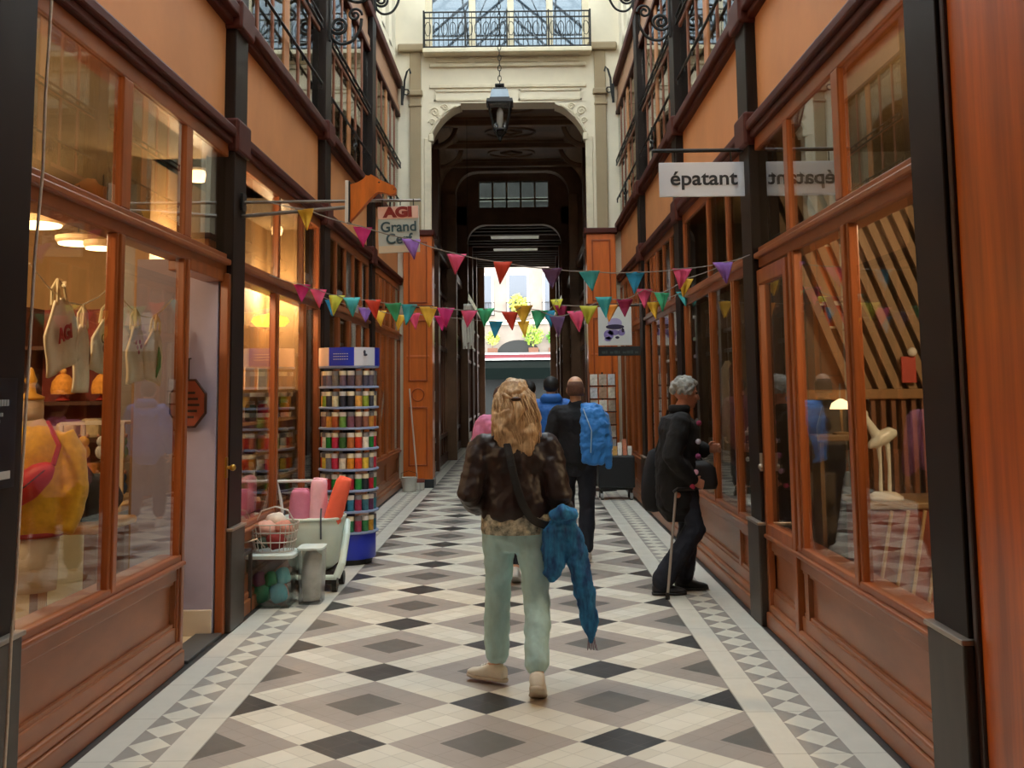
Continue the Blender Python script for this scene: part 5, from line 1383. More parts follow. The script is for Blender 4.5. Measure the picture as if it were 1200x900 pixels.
for j in range(6):
    for k in range(3):
        o = MB().box(-.06, .06, -.012, 0, 0, .17, .001).build('postcard', mat('pcard_%d' % ((j * 3 + k) % 5), ('#d8d2c4', '#b8aa98', '#cfd4d8', '#a88a70', '#e4dccc')[(j * 3 + k) % 5], .6, .35, (14, 14, 14)), loc=(1.44 + (k - 1) * .135, 17.1 + abs(k - 1) * .04, .62 + j * .2)); o.rotation_euler = (0, 0, (k - 1) * .4)
        tag(o, '%s postcard in the %s row of the tall wire rack' % (('left', 'middle', 'right')[k], ('lowest', 'second', 'third', 'fourth', 'fifth', 'highest')[j]), 'postcard', 'postcards in the wire rack')
mb = MB()
for j in range(6): mb.box(-.21, .21, -.10, -.07, .60 + j * .2, .615 + j * .2)
for x in (-.2, 0, .2): mb.tube([(x, -.06, .6), (x, -.06, 1.82)], .005, 5)
mb.tube([(0, 0, 1.80), (0, -.06, 1.80)], .006, 5)
mb.build('wire_pockets', IRON, t)
t = thing('broom', 'broom leaning on the left orange pilaster beside a pale bucket', 'broom', (-1.52, 17.6, 0))
MB().tube([(.02, 0, .18), (-.13, .28, 1.6)], .013, 8).build('handle', mat('broom_handle', '#b9a590', .5), t)
MB().box(-.12, .14, -.04, .04, .12, .18, .01).build('head', mat('broom_head', '#7a3a2a', .6), t)
MB().box(-.115, .135, -.035, .035, 0.003, .12, .01).build('bristles', mat('bristles', '#b9b4a8', .9, .3, (60, 60, 4)), t)
t = thing('bucket', 'small pale bucket at the foot of the left orange pilaster', 'bucket', (-1.60, 17.35, 0))
MB().lathe([(.09, 0), (.10, .01), (.125, .22), (.13, .225), (.12, .215), (.095, .03)], seg=24).build('pail', mat('pail_white', '#c9c6bc', .5, .1), t, True)
MB().tube([(-.125, 0, .21), (-.12, -.05, .29), (0, -.08, .33), (.12, -.05, .29), (.125, 0, .21)], .004, 5).build('handle', IRON, t)
t = thing('paper_lantern', 'pale streamer lantern hanging inside the dark passage on the left', 'lantern', (-.82, 20.5, 0))
mb = MB()
for q in range(12):
    a = q * pi / 6; mb.tube([(.06 * cos(a), .06 * sin(a), 3.15), (.10 * cos(a), .10 * sin(a), 2.8), (.09 * cos(a + .2), .09 * sin(a), 2.45 - .06 * (q % 3))], .02, 5)
mb.build('streamers', mat('streamer_paper', '#cfc8bc', .8), t); MB().tube([(0, 0, 3.15), (0, 0, 6.75)], .004, 5).build('cord', IRON, t); MB().lathe([(.08, 3.13), (.08, 3.17)], seg=16).build('hoop', WHITE, t)
for i, (x, z, y) in enumerate(((-1.46, 1.98, 20.2), (-1.46, 1.45, 20.6))):
    t = thing('wall_notice', ('upper' if i == 0 else 'lower') + ' small white notice on the dark left side of the passage', 'notice', (x, y, z))
    MB().box(-.05, 0, -.12, .12, -.1, .1, .004).build('board', WHITE, t)

# ------------------------------------------------------------ people
SKIN = mat('skin', '#c99a7c', .5, .06, (9, 9, 9))
def limb(mb, pts, rads, side=None, seg=14):
    """tapered limb along pts; rads scalars or (ra, rb) with ra along 'side'"""
    P = [Vector(p) for p in pts]
    rings = []
    sd = Vector(side) if side is not None else None
    prev = None
    n_ = len(P)
    for i, p in enumerate(P):
        t_ = (P[min(i + 1, n_ - 1)] - P[max(i - 1, 0)]).normalized()
        u = (sd if sd is not None else (prev if prev is not None else t_.orthogonal()))
        u = (u - t_ * u.dot(t_)).normalized(); prev = u
        v = t_.cross(u)
        r = rads[i]; ra, rb = r if isinstance(r, tuple) else (r, r)
        rings.append((p, u * ra, v * rb))
    t0 = (P[1] - P[0]).normalized(); t1 = (P[-1] - P[-2]).normalized()
    def mr(r): return r if isinstance(r, tuple) else (r, r)
    a = mr(rads[0]); b = mr(rads[-1])
    r0 = (P[0] - t0 * min(a) * .7, rings[0][1] * .6, rings[0][2] * .6); r1 = (P[-1] + t1 * min(b) * .7, rings[-1][1] * .6, rings[-1][2] * .6)
    mb.loft([r0] + rings + [r1], seg)
def hand(mb, wrist, d, palm, s, curl=.5):
    """wrist point, d: hand direction, palm: palm normal, s: +1 thumb on the side palm x d"""
    w0 = Vector(wrist); d = Vector(d).normalized(); pn = Vector(palm); pn = (pn - d * pn.dot(d)).normalized()
    sd = d.cross(pn).normalized() * s
    limb(mb, [w0, w0 + d * .03, w0 + d * .06, w0 + d * .088], [(.026, .018), (.034, .015), (.039, .014), (.037, .011)], sd)
    for k, (off, ln_) in enumerate(((.029, .066), (.010, .074), (-.010, .069), (-.029, .054))):
        p = w0 + d * .085 + sd * off; dd_ = (d + sd * off * 2.5).normalized(); pts = [p - dd_ * .02]
        ang = 0
        for sg, f_ in enumerate((.45, .32, .23)):
            pts.append(p); ang += curl * (.7 if sg == 0 else 1.0)
            dirv = dd_ * cos(ang) + pn * sin(ang)
            p = p + dirv * ln_ * f_
        pts.append(p)
        limb(mb, pts, [.0088, .0092, .0085, .0078, .0068], None, 8)
    p = w0 + d * .025 + sd * .028
    limb(mb, [w0 + d * .015 + sd * .012, p, p + (d * .6 + sd * .7 + pn * .2).normalized() * .035, p + (d * .6 + sd * .7 + pn * .2).normalized() * .035 + (d * .85 + sd * .1 + pn * .45).normalized() * .03], [.012, .012, .010, .0075], None, 8)
def foot_shoe(mb, ankle, d, heel_up=0, ln_=.26, w_=.045):
    """shoe solid: ankle joint, direction, heel lift angle"""
    a = Vector(ankle); d = Vector((d[0], d[1], 0)).normalized(); sd = Vector((d.y, -d.x, 0))
    c_, s_ = cos(heel_up), sin(heel_up)
    f = d * c_ + Vector((0, 0, -s_)); u = d * s_ + Vector((0, 0, c_))
    def P(x, z): return a + f * x + u * z
    h = -.075
    rings = [(P(-.065, h + .035), sd * .018, u * .02), (P(-.055, h + .04), sd * w_ * .75, u * .038), (P(-.02, h + .042), sd * w_ * .85, u * .042), (P(.03, h + .045), sd * w_ * .85, u * .044), (P(.08, h + .034), sd * w_, u * .033), (P(.13, h + .026), sd * w_ * 1.05, u * .025), (P(.17, h + .022), sd * w_ * .85, u * .02), (P(.195, h + .018), sd * w_ * .4, u * .012)]
    mb.loft(rings, 18, 2.4)
    return P, sd, u, f, h
def person(label, loc, rz, H=1.65, J=None, top=None, trousers=None, skin=SKIN, hair=None, shoes=None, tall=None, coat_len=None, shw=1.0, cuffs=True, voxel=.009, lean=0, curl=.6, hem=.09, hairm=None, sock=None):
    """figure facing local +Y. J overrides joints."""
    j = dict(pel=(0, 0, .93), hipL=(-.09, 0, .90), hipR=(.09, 0, .90), kneeL=(-.10, .03, .49), kneeR=(.10, .0, .49), ankL=(-.10, 0, .085), ankR=(.10, 0, .085), footL=(-.15, 1), footR=(.15, 1), liftL=0, liftR=0,
             chest=(0, 0, 1.25), neck=(0, -.005, 1.42), head=(0, .02, 1.535), shL=(-.175, 0, 1.345), shR=(.175, 0, 1.345), elL=(-.23, -.03, 1.08), elR=(.23, -.03, 1.08), wrL=(-.24, .06, .86), wrR=(.24, .06, .86),
             hdL=(0, .25, -1), hdR=(0, .25, -1), pmL=(1, 0, 0), pmR=(-1, 0, 0), headrot=(0, 0))
    if J: j.update(J)
    V = {k_: Vector(v) for k_, v in j.items() if isinstance(v, tuple) and len(v) == 3}
    t = thing('person', label, 'person', loc, rz)
    sc = H / 1.65; t.scale = (sc, sc, sc)
    # --- body: one continuous surface
    mb = MB()
    pel, ch, nk, hd = V['pel'], V['chest'], V['neck'], V['head']
    limb(mb, [pel + Vector((0, 0, -.07)), pel, pel + Vector((0, 0, .10)), ch + Vector((0, 0, -.10)), ch, ch + Vector((0, 0, .10)), nk + Vector((0, 0, -.02))], [(.13, .09), (.155, .105), (.125, .09), (.13, .09), (.15, .10), (.14, .085), (.06, .055)], (1, 0, 0), 22)
    limb(mb, [nk + Vector((0, 0, -.05)), nk + Vector((0, 0, .02)), hd + Vector((0, -.015, -.06))], [.06, .052, .052])
    for S_ in 'LR':
        s = -1 if S_ == 'L' else 1
        limb(mb, [V['hip' + S_], (V['hip' + S_] + V['knee' + S_]) / 2, V['knee' + S_], V['knee' + S_].lerp(V['ank' + S_], .35), V['ank' + S_]], [.085, .072, .052, .052, .034])
        limb(mb, [V['sh' + S_], V['sh' + S_].lerp(V['el' + S_], .5), V['el' + S_], V['el' + S_].lerp(V['wr' + S_], .35), V['wr' + S_]], [.05, .043, .036, .036, .025])
        limb(mb, [ch + Vector((0, 0, .08)), V['sh' + S_]], [(.06), .052])
        hand(mb, V['wr' + S_], j['hd' + S_], j['pm' + S_], s if True else 1, curl)
        fd = j['foot' + S_]; a_ = V['ank' + S_]; dv = Vector((fd[0], fd[1], 0)).normalized()
        lf = j['lift' + S_]
        ff = dv * cos(lf) + Vector((0, 0, -sin(lf)))
        limb(mb, [a_, a_ + ff * .06 + Vector((0, 0, -.035)), a_ + ff * .14 + Vector((0, 0, -.055 - (0)))], [.034, .032, .022])
    yaw, pit = j['headrot']
    R_ = Matrix.Rotation(yaw, 3, 'Z') @ Matrix.Rotation(pit, 3, 'X')
    def hp(x, y, z): return hd + R_ @ Vector((x, y, z))
    mb.ell(hp(0, -.012, .035), (.074, .092, .088), 24, 16, R_)
    mb.ell(hp(0, .028, -.03), (.056, .060, .080), 20, 14, R_)
    mb.ell(hp(0, .052, -.085), (.026, .026, .020), 12, 8, R_)
    limb(mb, [hp(0, .084, .012), hp(0, .099, -.015), hp(0, .100, -.030)], [.007, .010, .012], None, 8)
    for s in (-1, 1):
        mb.ell(hp(s * .075, -.008, -.005), (.010, .020, .032), 10, 8, R_)
        mb.ell(hp(s * .030, .073, .028), (.022, .012, .008), 10, 6, R_)
        mb.ell(hp(s * .034, .066, -.02), (.018, .018, .018), 10, 6, R_)
    o = mb.build('body', skin, t, True); mods(o, voxel=.006, smooth=2)
    mb = MB()
    for s in (-1, 1): mb.ell(hp(s * .030, .078, .012), (.012, .008, .006), 10, 6, R_)
    mb.build('eyes', mat('eye_dark', '#2a201c', .2), t, True)
    mb = MB().ell(hp(0, .088, -.055), (.022, .008, .007), 12, 6, R_); mb.build('lips', mat('lips', '#a0584e', .5), t, True)
    # --- top
    if top:
        m_, tl, loose, extra = top          # material, hem height below pelvis, looseness, folds
        mb = MB()
        hz = pel.z + tl
        limb(mb, [Vector((pel.x, pel.y, hz)), Vector((pel.x, pel.y, max(hz + .04, pel.z))), pel + Vector((0, 0, .12)), ch + Vector((0, 0, -.08)), ch + Vector((0, 0, .02)), ch + Vector((0, 0, .09)), nk + Vector((0, 0, -.045)), nk + Vector((0, 0, -.0))],
             [(.155 + loose, .115 + loose), (.16 + loose, .118 + loose), (.15 + loose, .11 + loose), (.152 + loose, .11 + loose), (.168 * shw + loose, .115 + loose), (.165 * shw + loose, .10 + loose * .8), (.09, .075), (.062, .06)], (1, 0, 0), 26)
        for S_ in 'LR':
            limb(mb, [V['sh' + S_] + Vector((0, 0, -.012)), V['sh' + S_].lerp(V['el' + S_], .5), V['el' + S_], V['el' + S_].lerp(V['wr' + S_], .4), V['wr' + S_].lerp(V['el' + S_], .06)], [.058 + loose * .4, .053 + loose * .6, .048 + loose * .6, .046 + loose * .6, .036 + loose * .5])
            limb(mb, [ch + Vector((0, 0, .075)), V['sh' + S_] + Vector((0, 0, -.01))], [.075, .058 + loose * .3])
        o = mb.build('top', m_, t, True); mods(o, voxel=voxel, smooth=5, disp=extra, dscale=.085)
    if trousers:
        m_, loose = trousers
        mb = MB()
        limb(mb, [pel + Vector((0, 0, -.10)), pel + Vector((0, 0, -.02)), pel + Vector((0, 0, .06))], [(.15, .105), (.168, .118), (.15, .108)], (1, 0, 0), 24)
        for S_ in 'LR':
            hp_, kn, an = V['hip' + S_], V['knee' + S_], V['ank' + S_]
            end = an.lerp(kn, hem / max(.1, (kn - an).length))
            limb(mb, [hp_ + Vector((0, -.005, .0)), hp_.lerp(kn, .25), hp_.lerp(kn, .6), kn, kn.lerp(end, .5), end], [(.092, .10), (.092 + loose * .3, .095), (.073 + loose * .5, .078), .062 + loose * .7, .06 + loose * .8, .054 + loose])
        o = mb.build('trousers', m_, t, True); mods(o, voxel=voxel, smooth=4, disp=.024, dscale=.08)
    if shoes:
        m_, sole = shoes
        for S_ in 'LR':
            mb = MB(); P_, sd, u_, f_, h_ = foot_shoe(mb, V['ank' + S_], j['foot' + S_], j['lift' + S_])
            limb(mb, [V['ank' + S_] + f_ * -.01 + u_ * -.03, V['ank' + S_] + u_ * .0], [(.042), (.04)])
            o = mb.build('shoe', m_, t, True); mods(o, voxel=.006, smooth=2)
            mb = MB(); rings = []
            for x, w2 in ((-.068, .02), (-.055, .038), (0, .040), (.06, .043), (.12, .050), (.17, .040), (.198, .018)):
                rings.append((P_(x, h_ + .004), sd * w2, u_ * .011))
            mb.loft(rings, 14, 3); mb.build('sole', sole, o, True)
            if sole is not BLACK and m_.name.startswith('white'):
                mb = MB()
                for q in range(4): mb.tube([P_(.035 + q * .02, h_ + .088 - q * .009) - sd * .018, P_(.04 + q * .02, h_ + .092 - q * .009), P_(.035 + q * .02, h_ + .088 - q * .009) + sd * .018], .003, 5)
                mb.build('laces', WHITE, o)
    return t, V, hp, R_, j

def strands(mb, n_, f, r=.004, seg=4):
    for i in range(n_):
        pts = f(i)
        mb.tube(pts, [r * (1 - .75 * k / (len(pts) - 1)) for k in range(len(pts))], seg)

# 1. the woman in front ---------------------------------------------------------
LEATHER = mat('brown_leather', '#241615', .48, .14, (7, 7, 7), bump=.3, spec=.5)
MINTJ = mat('mint_denim', '#b0d4d4', .8, .1, (14, 14, 5), bump=.15)
wJ = dict(pel=(0, 0, .91), hipL=(-.085, 0, .88), hipR=(.085, 0, .88), kneeL=(-.10, .15, .50), kneeR=(.11, -.01, .47), ankL=(-.115, .19, .10), ankR=(.105, -.18, .135), footL=(-1, .75), footR=(.05, 1), liftL=0, liftR=.45,
          chest=(0, .02, 1.22), neck=(0, .01, 1.39), head=(.0, .045, 1.52), shL=(-.18, 0, 1.31), shR=(.18, 0, 1.31), elL=(-.245, -.07, 1.04), elR=(.24, -.06, 1.04), wrL=(-.19, .15, .95), wrR=(.20, .14, .92),
          hdL=(.3, 1, -.1), hdR=(-.1, 1, -.4), pmL=(.6, 0, -1), pmR=(-1, 0, -.2))
t1, V, hp, R_, j1 = person('woman seen from behind in a brown leather jacket and mint jeans, walking away', (.15, 5.95, 0), 0, 1.64, wJ, top=(LEATHER, .015, .03, .035), trousers=(MINTJ, .012), shoes=(mat('white_sneaker', '#d8d2c2', .6, .08, (12, 12, 12)), mat('sneaker_sole', '#b8ad9a', .6, .15)), shw=1.12, hem=.06, curl=.8)
HAIRB = mat('blond_hair', '#866644', .55, sheen=0, var=.1, scale=(60, 60, 3), col2='#d6b78e', spec=.4)
mb = MB()
mb.ell(hp(0, -.02, .04), (.092, .108, .10), 24, 16)
mb.ell(hp(.0, -.075, -.02), (.09, .06, .11), 20, 14)
mb.loft([((0 + .0, -.035, 1.50), (.105, 0, 0), (0, .07, 0)), ((.0, -.06, 1.42), (.125, 0, 0), (0, .06, 0)), ((.01, -.075, 1.33), (.12, 0, 0), (0, .045, 0)), ((.03, -.09, 1.24), (.07, 0, 0), (0, .025, 0))], 22)
o = mb.build('hair_volume', HAIRB, t1, True); mods(o, voxel=.01, smooth=3, disp=.04, dscale=.05)
mb = MB()
def fs(i):
    rr_ = random.Random(i); a = rr_.uniform(-1.45, 1.45)
    x0 = .07 * sin(a); y0 = -.05 * cos(a)
    L_ = rr_.uniform(.20, .36); w1 = rr_.uniform(.10, .135); ph = rr_.uniform(0, 6)
    pts = []
    for k in range(8):
        u = k / 7
        sx = x0 * (1 - u) + w1 * sin(a) * u ** .6 * (1 if u < .75 else 1 - (u - .75) * 1.3) + .02 * u
        pts.append(Vector((sx + .012 * sin(ph + u * 7), .045 + -.055 - .075 * sin(min(1, u * 1.8) * pi / 2) * max(.25, cos(a)) - .012 * cos(ph + u * 6) - .02 * u, 1.62 - .02 * abs(a) - L_ * 1.05 * u ** 1.15)))
    return pts
strands(mb, 230, fs, .0085, 5)
mb.build('hair_strands', HAIRB, t1, True)
mb = MB()                                                                      # twisted half-up strands meeting at a clip
for s in (-1, 1):
    for q in range(5): mb.tube([hp(s * .07, .03, .08 - q * .012), hp(s * .075, -.04, .07 - q * .014), hp(s * .045, -.115, .045 - q * .01), hp(s * .01 + .01, -.135, .02 - q * .004)], [.013, .014, .014, .009], 7)
mb.tube([hp(.01, -.13, .02), hp(.03, -.15, -.03), hp(.0, -.15, -.09), hp(.02, -.14, -.16)], [.022, .03, .026, .008], 10)
mb.build('half_up_twist', HAIRB, t1, True)
MB().ell(hp(.012, -.148, .028), (.028, .012, .012)).build('hair_clip', mat('tortoise_clip', '#3a2012', .3), t1, True)
o = MB().vloft([(0, 0, .835, .180, .134), (0, 0, .86, .186, .140), (0, 0, .94, .182, .138)], 30).build('blouse_hem', mat('floral_blouse', '#3c4440', .8, col2='#d8d2b8', scale=(30, 30, 30), var=.1), t1, True)
# bag, strap, scarf
t = thing('shoulder_bag', 'dark shoulder bag on a long strap at the right hip of the woman in leather', 'bag', (.40, 6.0, 0))
o = MB().loft([((.02, .04, .80), (.05, 0, 0), (0, .12, 0)), ((.02, .04, .84), (.06, 0, 0), (0, .14, 0)), ((.02, .03, .95), (.06, 0, 0), (0, .14, 0)), ((.01, .03, 1.0), (.035, 0, 0), (0, .12, 0))], 22, 3).build('bag_body', mat('dark_bag_leather', '#1e1a1c', .45, .2), t, True); mods(o, sub=1, disp=.015, dscale=.06)
mb = MB()
path = [(-.30, .06, 1.39), (-.31, -.04, 1.395), (-.295, -.145, 1.33), (-.27, -.195, 1.22), (-.245, -.21, 1.10), (-.21, -.205, .99), (-.16, -.195, .91), (-.07, -.15, .87), (.01, -.03, .90)]
for (p, q) in zip(path, path[1:]):
    pass
rings = []
PV = [Vector(p) for p in path]
fine = []
for i in range(len(PV) - 1):
    for k in range(4): fine.append(PV[i].lerp(PV[i + 1], k / 4))
fine.append(PV[-1])
fine = [fine[0]] + [(fine[i - 1] + fine[i] + fine[i + 1]) / 3 for i in range(1, len(fine) - 1)] + [fine[-1]]
for i, p in enumerate(fine):
    tt_ = (fine[min(i + 1, len(fine) - 1)] - fine[max(i - 1, 0)]).normalized()
    outw = Vector((p.x + .25, p.y - .02 + 1e-4, 0)).normalized() if i > 2 else Vector((0, 0, 1))
    sd_ = tt_.cross(outw).normalized(); ow = sd_.cross(tt_).normalized()
    rings.append((p, sd_ * .021, ow * .004))
mb.loft(rings, 10, 4); mb.build('strap', mat('black_webbing', '#191a1c', .7), t)
SCARF = mat('blue_scarf', '#0d2f66', .75, col2='#2c86bd', var=.1, scale=(26, 26, 7))
t = thing('scarf', 'long blue patterned scarf knotted on the shoulder bag and trailing down', 'scarf', (.40, 5.86, 0))
mb = MB()
mb.loft([((.0, 0, .93), (.05, 0, 0), (0, .03, 0)), ((-.03, -.01, .86), (.075, 0, 0), (0, .045, 0)), ((-.045, 0, .74), (.07, 0, 0), (0, .04, 0)), ((-.055, 0, .62), (.045, 0, 0), (0, .03, 0)), ((-.06, 0, .585), (.01, 0, 0), (0, .01, 0))], 18)
mb.loft([((.02, 0, .92), (.04, 0, 0), (0, .035, 0)), ((.05, 0, .80), (.065, 0, 0), (0, .04, 0)), ((.085, 0, .65), (.06, 0, 0), (0, .035, 0)), ((.115, .01, .50), (.055, 0, 0), (0, .03, 0)), ((.135, .01, .36), (.045, 0, 0), (0, .025, 0)), ((.14, .01, .27), (.012, 0, 0), (0, .01, 0))], 18)
mb.tube([(-.06, -.02, .92), (0, -.05, .95), (.07, -.02, .93)], [.03, .045, .03], 10)
o = mb.build('cloth', SCARF, t, True); mods(o, voxel=.007, smooth=2, disp=.028, dscale=.05)
mb = MB()
for q in range(7): mb.tube([(.125 + q * .005, .01, .30), (.12 + q * .008, .012, .235 + .01 * (q % 2))], .0022, 4)
mb.build('fringe', mat('scarf_fringe', '#6c2f4a', .8), t)

# 2. man in navy with a blue jacket over his shoulder ----------------------------
NAVY = mat('navy_wool', '#0c0e14', .85, .15, (20, 20, 20))
JEAN = mat('dark_jeans', '#111827', .8, .15, (14, 14, 6))
mJ = dict(ankL=(-.07, .30, .09), ankR=(.07, .0, .085), kneeL=(-.09, .17, .49), kneeR=(.09, .04, .48), liftL=0, footL=(-.1, 1), footR=(.1, 1), elL=(-.25, -.03, 1.06), wrL=(-.20, .17, .98), elR=(.27, -.02, 1.07), wrR=(.235, .14, .93), hdL=(.3, 1, 0), hdR=(-.3, 1, 0))
t2, V, hp2, R2, j2 = person('man seen from behind in a black jumper and navy trousers with a shaved head', (.69, 10.3, 0), 0, 1.69, mJ, top=(NAVY, -.04, .022, .02), trousers=(JEAN, .015), shoes=(mat('white_trainer', '#cfcfca', .6), mat('trainer_sole', '#b4b4ae', .6)), shw=1.15, hem=.03)
mb = MB()
mb.loft([(hp2(0, -.03, -.055), (.076, 0, 0), (0, .072, 0)), (hp2(0, -.03, -.02), (.0775, 0, 0), (0, .078, 0)), (hp2(0, -.028, .03), (.0775, 0, 0), (0, .086, 0)), (hp2(0, -.035, .075), (.062, 0, 0), (0, .062, 0))], 22)
o = mb.build('cropped_hair', mat('cropped_brown_hair', '#5a3a2a', .8, .2, (60, 60, 60)), t2, True)
BLJ = mat('blue_shell', '#257ac8', .6, .1, (9, 9, 9), sheen=.2)
t = thing('blue_jacket', 'bright blue jacket slung over the right shoulder of the man in black', 'jacket', (.69, 10.3, 0))
mb = MB()
limb(mb, [(.12, .13, 1.34), (.12, .06, 1.415), (.125, -.04, 1.435), (.14, -.13, 1.38), (.15, -.165, 1.25), (.15, -.17, 1.05), (.145, -.165, .90)], [(.07, .02), (.08, .022), (.09, .022), (.105, .022), (.12, .022), (.125, .024), (.105, .02)], (1, 0, 0), 22)
limb(mb, [(.20, -.02, 1.415), (.265, -.045, 1.33), (.30, -.06, 1.18), (.31, -.07, 1.05)], [(.03, .09), (.03, .10), (.026, .09), (.022, .06)], (.5, 0, 1), 18)
limb(mb, [(.24, -.12, 1.30), (.27, -.14, 1.1), (.29, -.13, .86)], [(.05, .03), (.05, .03), (.03, .02)], (1, 0, 0), 16)
o = mb.build('shell', BLJ, t, True); mods(o, voxel=.008, smooth=2, disp=.04, dscale=.06)
MB().tube([(.06, -.17, 1.40), (.13, -.215, 1.2), (.12, -.22, 1.0)], .005, 5).build('zip', mat('pale_zip', '#a8c8dc', .4), t)

# 3. elderly woman at the right window --------------------------------------------
BLKC = mat('black_coat', '#0a0a0d', .85, .2, (18, 18, 18))
SKIN2 = mat('weathered_skin', '#b97a5e', .55, .1, (14, 14, 14))
eJ = dict(pel=(0, 0, .92), chest=(0, .03, 1.23), neck=(0, .05, 1.40), head=(0, .09, 1.52), kneeL=(-.09, .07, .49), kneeR=(.10, .12, .50), ankL=(-.10, .02, .085), ankR=(.10, -.16, .085), footL=(0, 1), footR=(.0, 1), shL=(-.17, .03, 1.33), shR=(.17, .03, 1.33),
          elR=(.22, -.06, 1.05), wrR=(.15, .10, .86), hdR=(-.1, 1, -.35), pmR=(-1, 0, .0), elL=(-.20, .05, 1.06), wrL=(-.13, .26, 1.08), hdL=(.2, 1, .2), pmL=(1, 0, -.2), headrot=(0, -.08))
eJ['kneeL'] = (-.09, .10, .50); eJ['ankL'] = (-.10, .04, .085)
t3, V3, hp3, R3, j3 = person('grey-haired woman in a black coat facing the right shop window with a stick', (1.40, 8.72, 0), -pi / 2, 1.66, eJ, top=(BLKC, -.26, .05, .025), trousers=(JEAN, .03), shoes=(mat('black_shoe', '#16161a', .5), BLACK), skin=SKIN2, hem=.02, curl=.95)
GRH = mat('grey_hair', '#9a9a94', .8, .35, (30, 30, 30))
mb = MB()
for i in range(150):
    rr_ = random.Random(i + 900)
    th = rr_.uniform(0, 2 * pi); ph = math.acos(rr_.uniform(-.35, 1))
    v = Vector((sin(ph) * cos(th), sin(ph) * sin(th), cos(ph)))
    if v.y > .55 and v.z < .55: continue
    p = hp3(v.x * .082, -.015 + v.y * .098, .04 + v.z * .088)
    mb.ell(p, rr_.uniform(.018, .028), 8, 6)
o = mb.build('curly_hair', GRH, t3, True); mods(o, voxel=.008, smooth=1, disp=.02, dscale=.02)
mb = MB().lathe([(.075, 1.375), (.085, 1.39), (.085, 1.43), (.07, 1.44)], (0, .035, 0)); mb.build('coat_collar', BLKC, t3, True)
for i, (x, y, z, c) in enumerate(((.165, .16, 1.30, '#8a2a4a'), (.18, .05, 1.0, '#c03a56'), (.19, .12, .93, '#d8a0b8'), (.20, .09, .82, '#b02f4c'), (.20, -.02, .76, '#c87858'), (.17, .15, 1.16, '#b8b0c0'), (.2, .14, 1.05, '#8a3a6a'))):
    o = MB().ell((x, y, z), (.014, .022, .022), 10, 6).build('coat_flower', mat('flower_%d' % i, c, .8), t3, True)
t = thing('walking_stick', 'pale metal walking stick held by the grey-haired woman', 'walking stick', (1.27, 8.45, 0))
MB().tube([(.0, 0, .02), (.09, .04, .80)], .010, 8).build('shaft', mat('stick_metal', '#b4b0aa', .35, metal=.6), t)
MB().tube([(.07, .04, .79), (.10, .04, .81), (.24, .08, .81)], [.012, .015, .014], 10).build('handle', BLACK, t)
MB().lathe([(.018, 0), (.018, .02), (.011, .05)]).build('ferrule', BLACK, t)
t = thing('handbag', 'black handbag hanging in front of the grey-haired woman', 'bag', (1.60, 8.62, 0))
o = MB().loft([((0, 0, .80), (.09, 0, 0), (0, .04, 0)), ((0, 0, .84), (.105, 0, 0), (0, .05, 0)), ((-.01, 0, .96), (.10, 0, 0), (0, .045, 0)), ((-.03, 0, 1.02), (.06, 0, 0), (0, .03, 0))], 20, 3).build('bag_body', mat('black_bag_leather', '#17171a', .45), t, True)
MB().tube([(-.08, 0, 1.0), (-.10, .03, 1.12), (-.12, .07, 1.2), (-.07, .05, 1.12), (.0, 0, 1.0)], .008, 6).build('strap', BLACK, t)
t = thing('tote_bag', 'large black cloth bag hanging behind the grey-haired woman', 'bag', (1.20, 9.0, 0))
o = MB().loft([((.05, .02, .58), (.07, 0, 0), (0, .13, 0)), ((.04, 0, .66), (.11, 0, 0), (0, .15, 0)), ((.05, 0, .95), (.09, 0, 0), (0, .14, 0)), ((.07, 0, 1.10), (.04, 0, 0), (0, .08, 0))], 20).build('bag_body', mat('black_tote_cloth', '#121216', .9, .1), t, True); mods(o, sub=1, disp=.03, dscale=.12)
MB().tube([(.06, -.06, 1.05), (.13, -.1, 1.28), (.16, -.12, 1.40), (.17, -.08, 1.28), (.08, .04, 1.05)], .01, 6).build('strap', BLACK, t)

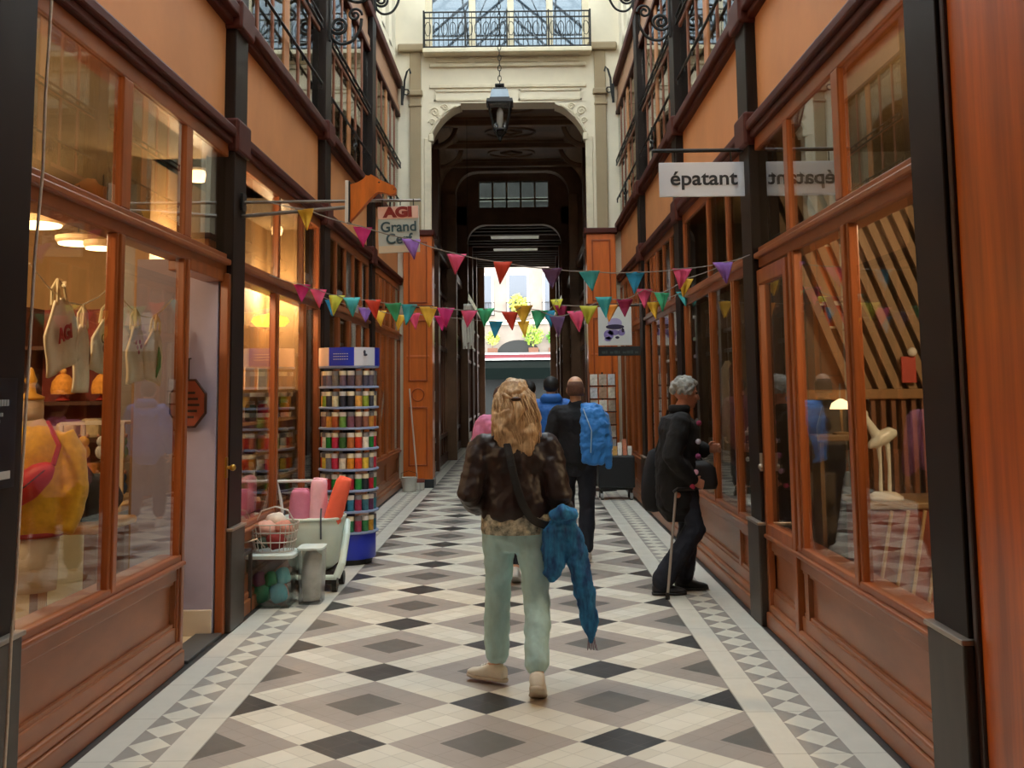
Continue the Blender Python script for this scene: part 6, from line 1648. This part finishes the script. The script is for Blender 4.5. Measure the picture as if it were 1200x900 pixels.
# 4-6. further walkers ---------------------------------------------------------------
stepJ = dict(ankL=(-.09, .22, .085), kneeL=(-.09, .16, .49), ankR=(.09, -.14, .12), kneeR=(.10, .03, .48), liftR=.4, hdL=(0, .3, -1), hdR=(0, .3, -1))
t4, V, hp4, R4, _ = person('walker in a bright blue hooded jacket, beyond the man in black', (.53, 13.0, 0), 0, 1.72, stepJ, top=(mat('cobalt_shell', '#1c5fae', .6, .1), -.10, .035, .03), trousers=(JEAN, .015), shoes=(mat('white_trainer', '#cfcfca', .6), mat('trainer_sole', '#b4b4ae', .6)))
o = MB().ell(hp4(0, -.03, .03), (.088, .098, .095)).build('hair', mat('near_black_hair', '#16120f', .6, .2, (40, 40, 8)), t4, True); mods(o, disp=.02, dscale=.04)
o = MB().loft([((0, -.04, 1.36), (.12, 0, 0), (0, .07, 0)), ((0, -.07, 1.41), (.13, 0, 0), (0, .07, 0)), ((0, -.06, 1.46), (.09, 0, 0), (0, .05, 0))], 22).build('hood', mat('cobalt_shell', '#1c5fae', .6, .1), t4, True)
t5, V, hp5, R5, _ = person('walker in a pink top almost hidden behind the blond woman', (.03, 9.3, 0), 0, 1.62, stepJ, top=(mat('pink_cotton', '#c9789c', .85, .12, (20, 20, 20)), -.08, .03, .02), trousers=(JEAN, .02), shoes=(mat('white_trainer', '#cfcfca', .6), mat('trainer_sole', '#b4b4ae', .6)))
o = MB().ell(hp5(0, -.03, .02), (.088, .098, .10)).build('hair', mat('brown_hair', '#4a2f20', .6, .2, (40, 40, 8)), t5, True); mods(o, disp=.02, dscale=.04)
t6, V, hp6, R6, _ = person('distant walker in a dark red coat with dark hair', (.30, 16.2, 0), .15, 1.68, stepJ, top=(mat('dark_red_wool', '#5a1f26', .85, .12), -.2, .04, .02), trousers=(JEAN, .02), shoes=(mat('black_shoe', '#16161a', .5), BLACK))
o = MB().ell(hp6(0, -.02, .03), (.088, .098, .10)).build('hair', mat('near_black_hair', '#16120f', .6, .2, (40, 40, 8)), t6, True); mods(o, disp=.02, dscale=.04)
